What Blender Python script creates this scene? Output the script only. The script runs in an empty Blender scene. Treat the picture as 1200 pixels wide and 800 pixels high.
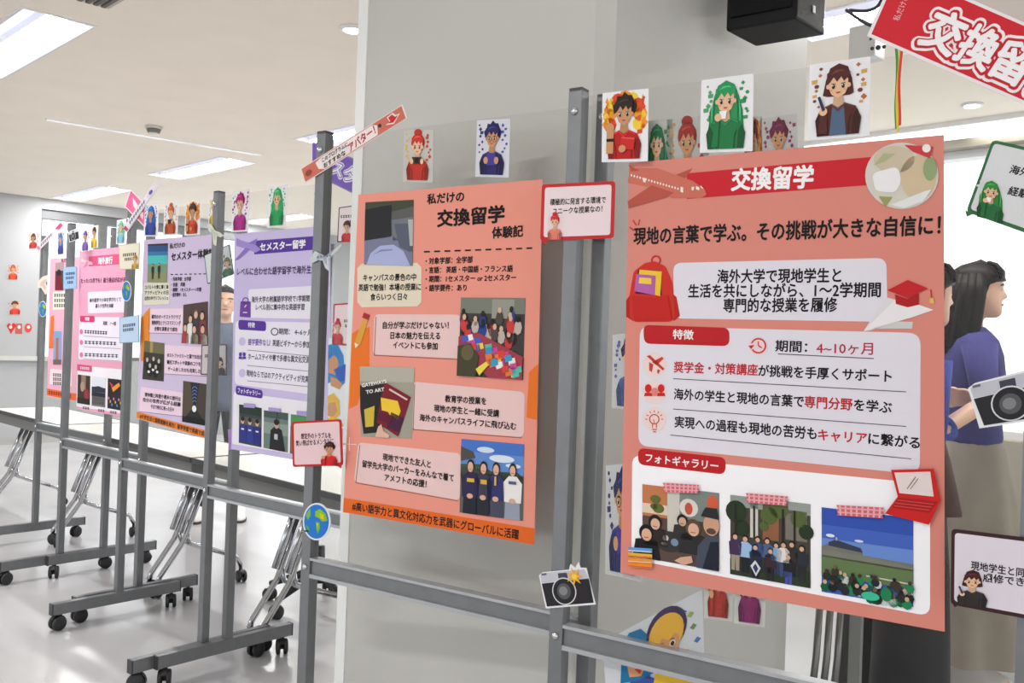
import bpy, bmesh, math, random
from mathutils import Vector, Matrix

SC = bpy.context.scene
COL = SC.collection
random.seed(7)

# ------------------------------------------------------------------ camera, world, exposure
F, CX, CY, CAM_H, ROLL = 1080.0, 600.0, 401.0, 1.34, math.radians(2.1)
CR, SR = math.cos(ROLL), math.sin(ROLL)
cam_d = bpy.data.cameras.new('camera')
cam_d.sensor_width = 36.0
cam_d.lens = F * 36.0 / 1200.0
cam_d.clip_start = 0.05
cam_d.shift_y = 1.0 / 1200.0
cam = bpy.data.objects.new('camera', cam_d)
COL.objects.link(cam)
cam.matrix_world = Matrix(((CR, -SR, 0, 0), (0, 0, -1, 0), (SR, CR, 0, CAM_H), (0, 0, 0, 1)))
SC.camera = cam

SC.view_settings.view_transform = 'Standard'
SC.view_settings.look = 'None'
SC.view_settings.exposure = 0.0
SC.view_settings.gamma = 1.0
SC.view_settings.use_curve_mapping = False

SC.cycles.sampling_pattern = 'TABULATED_SOBOL'   # keeps the denoiser from leaving a dotted grain

WORLD_STRENGTH = 2.0
world = bpy.data.worlds.new('daylight')
SC.world = world
world.use_nodes = True
_bg = world.node_tree.nodes['Background']
_bg.inputs['Color'].default_value = (0.93, 0.97, 1.0, 1)
_bg.inputs['Strength'].default_value = WORLD_STRENGTH

LAMP_TUBE = 90.0      # radiance of the ceiling tubes' flat diffusers
SPOT_GLOW = 7.0
LAMP_LENS = 0.85

# ------------------------------------------------------------------ helpers: colour and materials
def lin(c):
    c = c / 255.0
    return c / 12.92 if c <= 0.04045 else ((c + 0.055) / 1.055) ** 2.4

MATS = {}
def mat(rgb, rough=0.55, metal=0.0, name=None, var=0.0, scale=8.0, emit=0.0, spec=0.5, bump=0.0, coat=0.0):
    key = (tuple(rgb), rough, metal, var, scale, emit, spec, bump, coat)
    if key in MATS:
        return MATS[key]
    m = bpy.data.materials.new(name or 'paint_%d_%d_%d' % tuple(int(v) for v in rgb))
    m.use_nodes = True
    nt = m.node_tree
    b = nt.nodes['Principled BSDF']
    col = (lin(rgb[0]), lin(rgb[1]), lin(rgb[2]), 1)
    b.inputs['Base Color'].default_value = col
    b.inputs['Roughness'].default_value = rough
    b.inputs['Metallic'].default_value = metal
    b.inputs['Specular IOR Level'].default_value = spec
    b.inputs['Coat Weight'].default_value = coat
    b.inputs['Coat Roughness'].default_value = 0.15
    if emit > 0:
        b.inputs['Emission Color'].default_value = col
        b.inputs['Emission Strength'].default_value = emit
    if var > 0 or bump > 0:
        tc = nt.nodes.new('ShaderNodeTexCoord')
        nz = nt.nodes.new('ShaderNodeTexNoise')
        nz.inputs['Scale'].default_value = scale
        nz.inputs['Detail'].default_value = 5
        nt.links.new(tc.outputs['Object'], nz.inputs['Vector'])
        if var > 0:
            rp = nt.nodes.new('ShaderNodeValToRGB')
            rp.color_ramp.elements[0].position = 0.3
            rp.color_ramp.elements[1].position = 0.7
            rp.color_ramp.elements[0].color = tuple(v * (1 - var) for v in col[:3]) + (1,)
            rp.color_ramp.elements[1].color = tuple(min(1, v * (1 + var)) for v in col[:3]) + (1,)
            nt.links.new(nz.outputs['Fac'], rp.inputs['Fac'])
            nt.links.new(rp.outputs['Color'], b.inputs['Base Color'])
        if bump > 0:
            bp = nt.nodes.new('ShaderNodeBump')
            bp.inputs['Strength'].default_value = bump
            bp.inputs['Distance'].default_value = 0.01
            nt.links.new(nz.outputs['Fac'], bp.inputs['Height'])
            nt.links.new(bp.outputs['Normal'], b.inputs['Normal'])
    MATS[key] = m
    return m

def ink(rgb):
    return mat(rgb, 0.55, 0.0, spec=0.22)

def soft_fresnel(nt, base, gain):
    """base + gain * facing^5, the same from both sides of a sheet"""
    lw = nt.nodes.new('ShaderNodeLayerWeight'); lw.inputs['Blend'].default_value = 0.5
    pw = nt.nodes.new('ShaderNodeMath'); pw.operation = 'POWER'; pw.inputs[1].default_value = 5.0
    ma = nt.nodes.new('ShaderNodeMath'); ma.operation = 'MULTIPLY_ADD'; ma.inputs[1].default_value = gain; ma.inputs[2].default_value = base
    nt.links.new(lw.outputs['Facing'], pw.inputs[0]); nt.links.new(pw.outputs[0], ma.inputs[0])
    return ma.outputs[0]

def clear_sheet_mat():
    m = bpy.data.materials.new('clear_vinyl')
    m.use_nodes = True
    nt = m.node_tree
    nt.nodes.clear()
    out = nt.nodes.new('ShaderNodeOutputMaterial')
    tr = nt.nodes.new('ShaderNodeBsdfTransparent'); tr.inputs['Color'].default_value = (0.96, 0.965, 0.96, 1)
    gl = nt.nodes.new('ShaderNodeBsdfGlossy'); gl.inputs['Roughness'].default_value = 0.12
    df = nt.nodes.new('ShaderNodeBsdfDiffuse'); df.inputs['Color'].default_value = (0.8, 0.8, 0.8, 1)
    lw = soft_fresnel(nt, 0.008, 0.35)
    m1 = nt.nodes.new('ShaderNodeMixShader'); m2 = nt.nodes.new('ShaderNodeMixShader')
    m2.inputs['Fac'].default_value = 0.006
    nt.links.new(lw, m1.inputs['Fac'])
    nt.links.new(tr.outputs[0], m1.inputs[1]); nt.links.new(gl.outputs[0], m1.inputs[2])
    nt.links.new(m1.outputs[0], m2.inputs[1]); nt.links.new(df.outputs[0], m2.inputs[2])
    nt.links.new(m2.outputs[0], out.inputs['Surface'])
    return m

def glass_mat():
    m = bpy.data.materials.new('window_glass')
    m.use_nodes = True
    nt = m.node_tree
    nt.nodes.clear()
    out = nt.nodes.new('ShaderNodeOutputMaterial')
    tr = nt.nodes.new('ShaderNodeBsdfTransparent')
    gl = nt.nodes.new('ShaderNodeBsdfGlossy'); gl.inputs['Roughness'].default_value = 0.02
    lw = soft_fresnel(nt, 0.02, 0.5)
    m1 = nt.nodes.new('ShaderNodeMixShader')
    nt.links.new(lw, m1.inputs['Fac'])
    nt.links.new(tr.outputs[0], m1.inputs[1]); nt.links.new(gl.outputs[0], m1.inputs[2])
    nt.links.new(m1.outputs[0], out.inputs['Surface'])
    return m

M_CLEAR = clear_sheet_mat()
M_GLASS = glass_mat()
M_FRAME = mat((122, 124, 127), 0.4, 0.45, 'grey_painted_metal', 0.05, 30)
M_RAIL = mat((178, 180, 184), 0.3, 0.5, 'grey_rail_metal', 0.05, 30)
M_CAP = mat((62, 63, 66), 0.5, 0, 'dark_end_cap')
M_BOLT = mat((205, 206, 208), 0.2, 1.0, 'bolt_steel')
M_BLACK = mat((30, 30, 33), 0.45, 0, 'black_plastic', 0.1, 20)
M_CHROME = mat((190, 192, 196), 0.16, 1.0, 'chrome_tube')
M_WHITE = ink((232, 231, 235))

# ------------------------------------------------------------------ helpers: projection of the photograph's rays into the room
def ray(px, py):
    u = (px - CX) / F; v = (CY - py) / F
    return Vector((u * CR - v * SR, 1.0, u * SR + v * CR))
def at_height(px, py, z):
    d = ray(px, py); t = (z - CAM_H) / d.z
    return Vector((0, 0, CAM_H)) + d * t
def at_depth(px, py, y):
    return Vector((0, 0, CAM_H)) + ray(px, py) * y

class Plane:
    """an upright plane through two floor points; s runs along it, z is the height"""
    def __init__(self, a, b):
        self.o = Vector((a[0], a[1], 0)); e = Vector((b[0] - a[0], b[1] - a[1], 0))
        self.len = e.length; self.e = e.normalized(); self.n = Vector((self.e.y, -self.e.x, 0))
    def hit(self, px, py, off=0.0):
        d = ray(px, py); c = Vector((0, 0, CAM_H)); o = self.o + self.n * off
        t = (o - c).dot(self.n) / d.dot(self.n)
        p = c + d * t
        return Vector(((p - self.o).dot(self.e), p.z))
    def p3(self, sz, off):
        return self.o + self.e * sz[0] + self.n * off + Vector((0, 0, sz[1]))
    def depth(self, px, py):
        s = self.hit(px, py)
        return self.p3(s, 0).y

# ------------------------------------------------------------------ helpers: objects
WORLD = {}
def setp(o, label=None, cat=None, group=None, kind=None):
    if label: o['label'] = label
    if cat: o['category'] = cat
    if group: o['group'] = group
    if kind: o['kind'] = kind
    return o
def empty(name, loc, label, cat, group=None):
    o = bpy.data.objects.new(name, None); COL.objects.link(o)
    o.empty_display_size = 0.05
    o.location = loc; WORLD[o] = Vector(loc)
    return setp(o, label, cat, group)

class MB:
    """collects shapes in room coordinates, then links them as one mesh object"""
    def __init__(self):
        self.v = []; self.f = []; self.m = []; self.sm = []; self.mats = []
    def mi(self, m):
        if m not in self.mats: self.mats.append(m)
        return self.mats.index(m)
    def add(self, vs, fs, m, smooth=False):
        b = len(self.v); k = self.mi(m)
        self.v.extend(Vector(p) for p in vs)
        for f in fs:
            self.f.append([b + i for i in f]); self.m.append(k); self.sm.append(smooth)
    def box(self, c, ax, ay, az, hx, hy, hz, m, bev=0.0):
        c = Vector(c); ax = Vector(ax).normalized(); ay = Vector(ay).normalized(); az = Vector(az).normalized()
        if bev <= 0:
            vs = [c + ax * (sx * hx) + ay * (sy * hy) + az * (sz * hz) for sz in (-1, 1) for sy in (-1, 1) for sx in (-1, 1)]
            self.add(vs, [(0, 2, 3, 1), (4, 5, 7, 6), (0, 1, 5, 4), (2, 6, 7, 3), (0, 4, 6, 2), (1, 3, 7, 5)], m)
            return
        bm = bmesh.new(); bmesh.ops.create_cube(bm, size=1.0)
        for v in bm.verts: v.co = Vector((v.co.x * 2 * hx, v.co.y * 2 * hy, v.co.z * 2 * hz))
        bmesh.ops.bevel(bm, geom=bm.edges[:], offset=bev, segments=2, profile=0.6, affect='EDGES')
        vs = [c + ax * v.co.x + ay * v.co.y + az * v.co.z for v in bm.verts]
        bm.verts.index_update()
        self.add(vs, [[v.index for v in f.verts] for f in bm.faces], m)
        bm.free()
    def prism(self, pts, ext, m):
        """closed polygon of 3-D points extruded by ext"""
        n = len(pts); ext = Vector(ext)
        vs = [Vector(p) for p in pts] + [Vector(p) + ext for p in pts]
        fs = [list(range(n))[::-1], [n + i for i in range(n)]] + [(i, (i + 1) % n, n + (i + 1) % n, n + i) for i in range(n)]
        self.add(vs, fs, m)
    def tube(self, pts, r, m, seg=10, caps=True):
        pts = [Vector(p) for p in pts]; rs = r if isinstance(r, (list, tuple)) else [r] * len(pts)
        vs = []; fs = []; up = None
        for i, p in enumerate(pts):
            d = (pts[min(i + 1, len(pts) - 1)] - pts[max(i - 1, 0)]).normalized()
            if up is None:
                up = Vector((0, 0, 1)) if abs(d.z) < 0.9 else Vector((1, 0, 0))
            a = (up - d * up.dot(d)).normalized(); b = d.cross(a); up = a
            for k in range(seg):
                t = 2 * math.pi * k / seg
                vs.append(p + (a * math.cos(t) + b * math.sin(t)) * rs[i])
        n = len(pts)
        for i in range(n - 1):
            for k in range(seg):
                fs.append((i * seg + k, i * seg + (k + 1) % seg, (i + 1) * seg + (k + 1) % seg, (i + 1) * seg + k))
        if caps:
            fs.append(list(range(seg))[::-1]); fs.append([(n - 1) * seg + k for k in range(seg)])
        self.add(vs, fs, m, True)
    def lathe(self, o, ax, prof, m, seg=20):
        """profile of (distance along ax, radius)"""
        o = Vector(o); ax = Vector(ax).normalized()
        self.tube([o + ax * h for h, _ in prof], [max(r, 1e-4) for _, r in prof], m, seg)
    def loft(self, rings, m, caps=True, smooth=True):
        n = len(rings[0]); vs = [p for r in rings for p in r]; fs = []
        for i in range(len(rings) - 1):
            for k in range(n):
                fs.append((i * n + k, i * n + (k + 1) % n, (i + 1) * n + (k + 1) % n, (i + 1) * n + k))
        if caps:
            fs.append(list(range(n))[::-1]); fs.append([(len(rings) - 1) * n + k for k in range(n)])
        self.add(vs, fs, m, smooth)
    def ball(self, c, rx, ry, rz, m, seg=12, ax=(1, 0, 0), ay=(0, 1, 0), az=(0, 0, 1)):
        c = Vector(c); ax, ay, az = Vector(ax), Vector(ay), Vector(az); rings = []
        for i in range(1, seg):
            t = math.pi * i / seg
            rings.append([c + az * (-math.cos(t) * rz) + (ax * (math.cos(2 * math.pi * k / seg) * rx) + ay * (math.sin(2 * math.pi * k / seg) * ry)) * math.sin(t) for k in range(seg)])
        self.loft(rings, m)
    def build(self, name, parent=None, loc=None, label=None, cat=None, group=None, kind=None):
        if loc is None:
            if parent is not None: loc = WORLD[parent]
            else:
                xs = [p.x for p in self.v]; ys = [p.y for p in self.v]; zs = [p.z for p in self.v]
                loc = Vector(((min(xs) + max(xs)) / 2, (min(ys) + max(ys)) / 2, min(zs)))
        loc = Vector(loc)
        me = bpy.data.meshes.new(name)
        me.from_pydata([p - loc for p in self.v], [], self.f)
        for m in self.mats: me.materials.append(m)
        me.polygons.foreach_set('material_index', self.m)
        me.polygons.foreach_set('use_smooth', self.sm)
        me.update()
        o = bpy.data.objects.new(name, me); COL.objects.link(o)
        if parent is not None:
            o.parent = parent; o.location = loc - WORLD[parent]
        else:
            o.location = loc
        WORLD[o] = loc
        return setp(o, label, cat, group, kind)

def structure(name, mb, label=None):
    return mb.build(name, kind='structure', label=label)

# ------------------------------------------------------------------ helpers: printed paper
def hom(q):
    """unit square -> four pixel corners (TL, TR, BR, BL)"""
    (x0, y0), (x1, y1), (x2, y2), (x3, y3) = q
    dx1, dx2, sx = x1 - x2, x3 - x2, x0 - x1 + x2 - x3
    dy1, dy2, sy = y1 - y2, y3 - y2, y0 - y1 + y2 - y3
    det = dx1 * dy2 - dx2 * dy1
    g = (sx * dy2 - dx2 * sy) / det; h = (dx1 * sy - sx * dy1) / det
    a, b, c = x1 - x0 + g * x1, x3 - x0 + h * x3, x0
    d, e, f = y1 - y0 + g * y1, y3 - y0 + h * y3, y0
    return lambda u, v: ((a * u + b * v + c) / (g * u + h * v + 1), (d * u + e * v + f) / (g * u + h * v + 1))

def rounded(pts, r, seg=5):
    """round the corners of a 2-D polygon"""
    n = len(pts); out = []
    for i in range(n):
        p0, p, p1 = Vector(pts[i - 1]), Vector(pts[i]), Vector(pts[(i + 1) % n])
        a, b = (p0 - p), (p1 - p)
        rr = min(r, a.length * 0.49, b.length * 0.49)
        a = p + a.normalized() * rr; b = p + b.normalized() * rr
        for k in range(seg + 1):
            t = k / seg
            out.append(a * (1 - t) ** 2 + p * (2 * t * (1 - t)) + b * t * t)
    return out

LAYER = 0.0004
class Print:
    """flat printing on a paper: shapes laid in thin layers over the paper's face"""
    def __init__(self, plane, off):
        self.pl = plane; self.off = off; self.mb = MB()
    def h(self, px, py): return self.pl.hit(px, py, self.off)
    def sz(self, pts, c, lay=1, r=0):
        if r: pts = rounded(pts, r)
        d = self.off + LAYER * lay
        vs = [self.pl.p3(p, d) for p in pts]
        # face towards the reader
        nn = Vector((0, 0, 0))
        for i in range(len(vs)):
            nn += vs[i].cross(vs[(i + 1) % len(vs)])
        idx = list(range(len(vs)))
        if nn.dot(self.pl.n) < 0: idx.reverse()
        self.mb.add(vs, [idx], ink(c))
    def poly(self, px, c, lay=1, r=0):
        self.sz([self.h(*p) for p in px], c, lay, r)
    def ell(self, cx, cy, rx, ry, c, lay=1, a0=0, a1=360, seg=20):
        self.poly([(cx + rx * math.cos(math.radians(a0 + (a1 - a0) * k / seg)), cy + ry * math.sin(math.radians(a0 + (a1 - a0) * k / seg))) for k in range(seg if a1 - a0 == 360 else seg + 1)], c, lay)
    def line(self, p, q, w, c, lay=1):
        dx, dy = q[0] - p[0], q[1] - p[1]; L = math.hypot(dx, dy) or 1; nx, ny = -dy / L * w / 2, dx / L * w / 2
        self.poly([(p[0] + nx, p[1] + ny), (q[0] + nx, q[1] + ny), (q[0] - nx, q[1] - ny), (p[0] - nx, p[1] - ny)], c, lay)
    def ring(self, cx, cy, r, w, c, lay=1, a0=0, a1=360, seg=18):
        for k in range(seg):
            t0 = math.radians(a0 + (a1 - a0) * k / seg); t1 = math.radians(a0 + (a1 - a0) * (k + 1) / seg)
            self.poly([(cx + (r + w / 2) * math.cos(t0), cy + (r + w / 2) * math.sin(t0)), (cx + (r + w / 2) * math.cos(t1), cy + (r + w / 2) * math.sin(t1)),
                       (cx + (r - w / 2) * math.cos(t1), cy + (r - w / 2) * math.sin(t1)), (cx + (r - w / 2) * math.cos(t0), cy + (r - w / 2) * math.sin(t0))], c, lay)
    def text(self, s, p, q, hpx, c, lay=2, bold=0.012):
        bold = bold * 1.75 if bold <= .02 else bold
        """one line of lettering from pixel p to pixel q (middle height), hpx tall"""
        cu = bpy.data.curves.new('lettering', 'FONT'); cu.body = s; cu.size = 1.0; cu.resolution_u = 2
        ob = bpy.data.objects.new('lettering', cu); COL.objects.link(ob)
        bpy.context.view_layer.update()
        me = bpy.data.meshes.new_from_object(ob)
        P, Q = self.h(*p), self.h(*q)
        if len(me.vertices):
            xs = [v.co.x for v in me.vertices]; x0, x1 = min(xs), max(xs)
            e = (Q - P); L = e.length; e.normalize(); nrm = Vector((-e.y, e.x))
            dep = self.pl.p3((P + Q) / 2, self.off).y
            ks = L / (x1 - x0); kv = hpx / F * dep / 0.9
            sh = [(0, 0)] if bold < .004 else [(0, 0)] + [(math.cos(k * math.pi / 4), math.sin(k * math.pi / 4)) for k in range(0, 8, 2 if bold < .03 else 1)] if bold < .045 else [(0, 0)] + [(math.cos(k * math.pi / 10), math.sin(k * math.pi / 10)) for k in range(20)] + [(.55 * math.cos(k * math.pi / 4), .55 * math.sin(k * math.pi / 4)) for k in range(8)]
            fs = [list(f.vertices) for f in me.polygons]
            for i, (ox, oy) in enumerate(sh):       # heavier strokes: the lettering doubled with tiny shifts
                d = self.off + LAYER * (lay + i * .03)
                vs = []
                for v in me.vertices:
                    w = P + e * ((v.co.x + ox * bold - x0) * ks) + nrm * ((v.co.y + oy * bold - 0.37) * kv)
                    vs.append(self.pl.p3(w, d))
                self.mb.add(vs, fs, ink(c))
        bpy.data.objects.remove(ob); bpy.data.curves.remove(cu); bpy.data.meshes.remove(me)
    def scribble(self, p, q, hpx, c, lay=2, n=8):
        """lettering too small to read: a row of short strokes"""
        for k in range(n):
            a = (k + 0.08) / n; b = (k + 0.86) / n
            x0, y0 = p[0] + (q[0] - p[0]) * a, p[1] + (q[1] - p[1]) * a
            x1, y1 = p[0] + (q[0] - p[0]) * b, p[1] + (q[1] - p[1]) * b
            self.poly([(x0, y0 - hpx * .42), (x1, y1 - hpx * .42), (x1, y1 - hpx * .2), (x0, y0 - hpx * .2)], c, lay)
            self.poly([(x0, y0 + hpx * .1), (x1, y1 + hpx * .1), (x1, y1 + hpx * .3), (x0, y0 + hpx * .3)], c, lay)
            xm, ym = (x0 + x1) / 2, (y0 + y1) / 2
            w = hpx * .1
            self.poly([(xm - w, ym - hpx * .48), (xm + w, ym - hpx * .48), (xm + w, ym + hpx * .48), (xm - w, ym + hpx * .48)], c, lay)
    def build(self, name, parent, label=None):
        return self.mb.build(name, parent, label=label)

def paper(name, plane, off, px, rgb, label, cat, group=None, th=0.0012, r=0.0, edge=None):
    """a sheet of card as one thing, its back at off, its face at off + th"""
    pts = [plane.hit(x, y, off + th) for x, y in px]
    if r: pts = rounded(pts, r)
    mb = MB()
    a = [plane.p3(p, off) for p in pts]
    nn = Vector((0, 0, 0))
    for i in range(len(a)): nn += a[i].cross(a[(i + 1) % len(a)])
    if nn.dot(plane.n) < 0: a.reverse()
    mb.prism(a, plane.n * th, ink(rgb))
    o = mb.build(name, label=label, cat=cat, group=group)
    return o

# ------------------------------------------------------------------ the room
A = Vector((-math.sqrt(.5), math.sqrt(.5), 0)); B = Vector((math.sqrt(.5), math.sqrt(.5), 0)); Z = Vector((0, 0, 1))
CEIL = 2.78
M_FLOOR = mat((188, 188, 191), 0.22, 0, 'vinyl_floor', 0.07, 1.6, spec=0.5)
M_CEIL = mat((248, 239, 225), 0.9, 0, 'painted_ceiling', 0.02, 3, spec=0.1)
M_WALL = mat((174, 176, 178), 0.7, 0, 'painted_wall', 0.015, 3, spec=0.2)
M_COLUMN = mat((196, 195, 190), 0.45, 0, 'column_cladding', 0.012, 2, spec=0.4)
M_DARKFRAME = mat((108, 110, 112), 0.5, 0.3, 'window_aluminium')

def ab(a, b, z): return A * a + B * b + Z * z
m = MB(); m.box(ab(.7, -1.3, -.05), A, B, Z, 10.7, 7.7, .05, M_FLOOR); m.box(ab(8.5, 11.2, -.05), A, B, Z, 2.9, 4.8, .05, M_FLOOR); structure('floor', m)

# troffer grid in the ceiling: openings cut by building the ceiling slab from strips
GA, GB, LA, LB = 2.53, 2.28, 1.42, 0.34
GRID = [(7.09 + GA * k, 3.62 + GB * j) for k in range(-3, 3) for j in range(-2, 2)]
m = MB()
def ab(a, b, z): return A * a + B * b + Z * z
b_edges = [-9.0]
for j in range(-2, 2): b_edges += [3.62 + GB * j, 3.62 + GB * j + LB]
b_edges += [6.42]
def lamp_a(k, row=0):
    return {-3: -1.9, -2: 0.66}.get(k, 7.09 + GA * k)
def slab(a0, a1, b0, b1):
    m.box(ab((a0 + a1) / 2, (b0 + b1) / 2, CEIL + 0.1), A, B, Z, (a1 - a0) / 2, (b1 - b0) / 2, 0.1, M_CEIL)
for i in range(len(b_edges) - 1):
    b0, b1 = b_edges[i], b_edges[i + 1]
    if i % 2 == 0: slab(-10, 11.42, b0, b1)
    else:
        a = -10.0
        for k in range(-3, 2):
            slab(a, lamp_a(k), b0, b1); a = lamp_a(k) + LA
        slab(a, 11.42, b0, b1)
slab(5.6, 11.42, 6.42, 16)
structure('ceiling', m)

M_TUBE = mat((255, 253, 250), 0.5, 0, 'lamp_tube', emit=LAMP_TUBE)
M_SPOT = mat((255, 252, 248), 0.5, 0, 'spot_glow', emit=SPOT_GLOW)
M_LENS = mat((228, 232, 255), 0.4, 0, 'lamp_lens', emit=LAMP_LENS)
M_LFRAME = mat((235, 235, 235), 0.5, 0, 'lamp_frame')
LAMP_NAMES = {}
def ceiling_light(a, b, label, group=None):
    t = empty('ceiling_light', ab(a + LA / 2, b + LB / 2, CEIL), label, 'ceiling light', group)
    fr = MB()
    for (ca, cb, ha, hb) in ((a + LA / 2, b + .008, LA / 2, .008), (a + LA / 2, b + LB - .008, LA / 2, .008), (a + .008, b + LB / 2, .008, LB / 2 - .016), (a + LA - .008, b + LB / 2, .008, LB / 2 - .016)):
        fr.box(ab(ca, cb, CEIL + .02), A, B, Z, ha, hb, .025, M_LFRAME)
    fr.build('frame', t)
    for s in (0, 1):
        p = MB()
        b0, b1 = (b + .016, b + LB / 2 - .05) if s == 0 else (b + LB - .016, b + LB / 2 + .05)
        p.add([ab(a + .016, b0, CEIL + .02), ab(a + LA - .016, b0, CEIL + .02), ab(a + LA - .016, b1, CEIL + .05), ab(a + .016, b1, CEIL + .05)], [(0, 1, 2, 3)], M_LENS)
        p.build('side_lens', t)
    p = MB(); p.box(ab(a + LA / 2, b + LB / 2, CEIL + .032), A, B, Z, LA / 2 - .02, .05, .026, M_LFRAME)
    tc_ = p.build('tube_housing', t)
    p = MB(); z_ = CEIL + .005
    p.add([ab(a + .03, b + LB / 2 - .048, z_), ab(a + LA - .03, b + LB / 2 - .048, z_), ab(a + LA - .03, b + LB / 2 + .048, z_), ab(a + .03, b + LB / 2 + .048, z_)], [(0, 3, 2, 1)], M_TUBE)
    p.build('diffuser', tc_)
    return t
for k in range(-3, 2):
    for j in range(-2, 2):
        a, b = lamp_a(k), 3.62 + GB * j
        if (k, j) == (0, 0): lb = 'white ceiling light directly above the lavender and purple posters, beyond the ceiling rail'
        elif (k, j) == (1, 0): lb = 'white ceiling light at far left, nearest the window head'
        elif (k, j) == (0, -1) or (k, j) == (-1, -1):
            lb = 'large open ceiling light with bright tube at the top left corner' if (k, j) == (-1, -1) else None
        elif (k, j) == (-1, 0): lb = 'white ceiling light half hidden behind the column, above the orange arrow sign'
        elif (k, j) == (-2, 0): lb = 'bright ceiling light beside the black loudspeaker'
        else: lb = None
        if (k, j) in ((0, -1), (1, -1), (-3, -2), (-2, -1), (-3, 0), (-3, -1), (0, -2), (1, -2), (2, -2)): continue
        ceiling_light(a, b, lb or 'white recessed ceiling light of the room, hidden or outside the view', 'ceiling lights')

# window wall on the left: pillar, sill wall, header, frames and panes
W0 = Vector((-5.62, 10.2, 0))
def wl(t, z, off=0.0): return W0 + B * t + A * (-off) + Z * z      # off > 0 is towards the room
def wbox(mb, t0, t1, z0, z1, d0, d1, mt, bev=0):
    c = (wl(t0, z0, d0) + wl(t1, z1, d1)) / 2
    mb.box(c, B, A, Z, abs(t1 - t0) / 2, abs(d1 - d0) / 2, abs(z1 - z0) / 2, mt, bev)
m = MB()
wbox(m, -7.0, 0.34, 0, CEIL, -0.3, 0.0, M_WALL)
wbox(m, 0.34, 12.9, 0, 0.94, -0.3, -0.02, M_WALL)
wbox(m, 0.34, 12.9, 2.66, CEIL, -0.3, -0.02, M_WALL)
wbox(m, 4.3, 4.75, 0.94, 2.66, -0.3, -0.02, M_WALL)
structure('wall_left', m)
m = MB(); wbox(m, -7.0, 0.9, 0.935, 0.985, 0.0, 0.05, mat((196, 196, 192), 0.5, 0, 'sill')); structure('trim_1', m)
m = MB(); wbox(m, -7.0, 9.0, 0.0, 0.07, 0.0, 0.012, mat((170, 170, 168), 0.6)); structure('baseboard_left', m)
def window(name, t0, t1, z0, z1, mulls):
    w = MB(); wbox(w, t0, t1, z0, z1, -.18, -.175, M_GLASS)
    o = w.build(name, kind='structure')
    fr = MB()
    wbox(fr, t0, t1, z1 - .1, z1, -.2, -.06, M_DARKFRAME); wbox(fr, t0, t1, z0, z0 + .04, -.2, -.08, M_DARKFRAME)
    for t in (t0 + .02, t1 - .02): wbox(fr, t - .02, t + .02, z0 + .04, z1 - .1, -.2, -.08, M_DARKFRAME)
    fr.build('window_frame', o)
    for t in mulls:
        mu = MB(); wbox(mu, t - .05, t + .05, z0 + .04, z1 - .1, -.21, -.06, M_DARKFRAME); mu.build('mullion', o)
window('window_1', 0.34, 4.3, 0.94, 2.66, (1.05, 2.15, 3.2))
window('window_2', 4.75, 12.9, 0.94, 2.66, (6.1, 7.5))
# slatted blind in the second window
bl = empty('window_blind', wl(6.9, 2.2, 0.03), 'grey slatted blind drawn over the far window behind the lavender poster', 'blind')
for i in range(9):
    s = MB(); wbox(s, 4.8, 8.9, 2.56 - i * .075, 2.575 - i * .075, .0, .045, mat((186, 188, 192), .5)); s.build('slat', bl)
s = MB(); wbox(s, 4.8, 8.9, 2.6, 2.655, -.01, .05, mat((150, 152, 156), .5)); s.build('head_rail', bl)

# wall on the right with a bright window band
R0 = Vector((2.55, 6.1, 0))
def wr(t, z, off=0.0): return R0 + A * t - B * off + Z * z
def rbox(mb, t0, t1, z0, z1, d0, d1, mt):
    c = (wr(t0, z0, d0) + wr(t1, z1, d1)) / 2
    mb.box(c, A, B, Z, abs(t1 - t0) / 2, abs(d1 - d0) / 2, abs(z1 - z0) / 2, mt)
m = MB()
M_WALL2 = mat((160, 154, 143), 0.7, 0, 'beige_wall', 0.015, 3, spec=0.2)
rbox(m, -6, 3.2, 0, 0.85, -.3, 0, M_WALL2); rbox(m, -6, 3.2, 2.68, CEIL, -.3, 0, M_WALL2); rbox(m, 2.0, 3.2, .85, 2.68, -.3, 0, M_WALL2); rbox(m, -6, -4.2, .85, 2.68, -.3, 0, M_WALL2)
structure('wall_right', m)
w = MB(); rbox(w, -4.2, 2.0, .85, 2.68, -.2, -.195, M_GLASS); o = w.build('window_3', kind='structure')
fr = MB()
for (a0, a1, z0, z1) in ((-4.2, 2, .85, .9), (-4.2, 2, 2.63, 2.68), (-4.2, -4.15, .9, 2.63), (1.95, 2, .9, 2.63), (-1.9, -1.85, .9, 2.63)): rbox(fr, a0, a1, z0, z1, -.22, -.1, mat((225, 226, 228), .5))
fr.build('window_frame', o)
m = MB(); rbox(m, -6, 3.2, 0, .07, 0, .012, mat((150, 148, 142), .6)); structure('baseboard_right', m)
# continuous cove lamp along the right wall head
cv = empty('cove_light', wr(0, CEIL - .1, .12), 'long bright strip light along the ceiling edge above the right window', 'strip light')
s = MB(); rbox(s, -3.5, 3.0, CEIL - .03, CEIL, .02, .3, M_LFRAME); s.build('housing', cv)
s = MB(); rbox(s, -3.48, 2.98, CEIL - .055, CEIL - .031, .04, .28, mat((255, 252, 244), .5, 0, 'cove_diffuser', emit=1.5)); s.build('diffuser', cv)

# the column, a square pillar with chamfered corners
K0 = Vector((0.195, 2.16, 0)); CS, CH = 1.0, 0.035
kp = [K0 + A * CH, K0 + A * (CS - .015), K0 + A * CS + B * .015, K0 + A * CS + B * (CS - CH), K0 + A * (CS - CH) + B * CS, K0 + A * CH + B * CS, K0 + B * (CS - CH), K0 + B * CH]
m = MB(); m.prism(kp, Z * CEIL, M_COLUMN); structure('wall_pillar', m, None)

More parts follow.
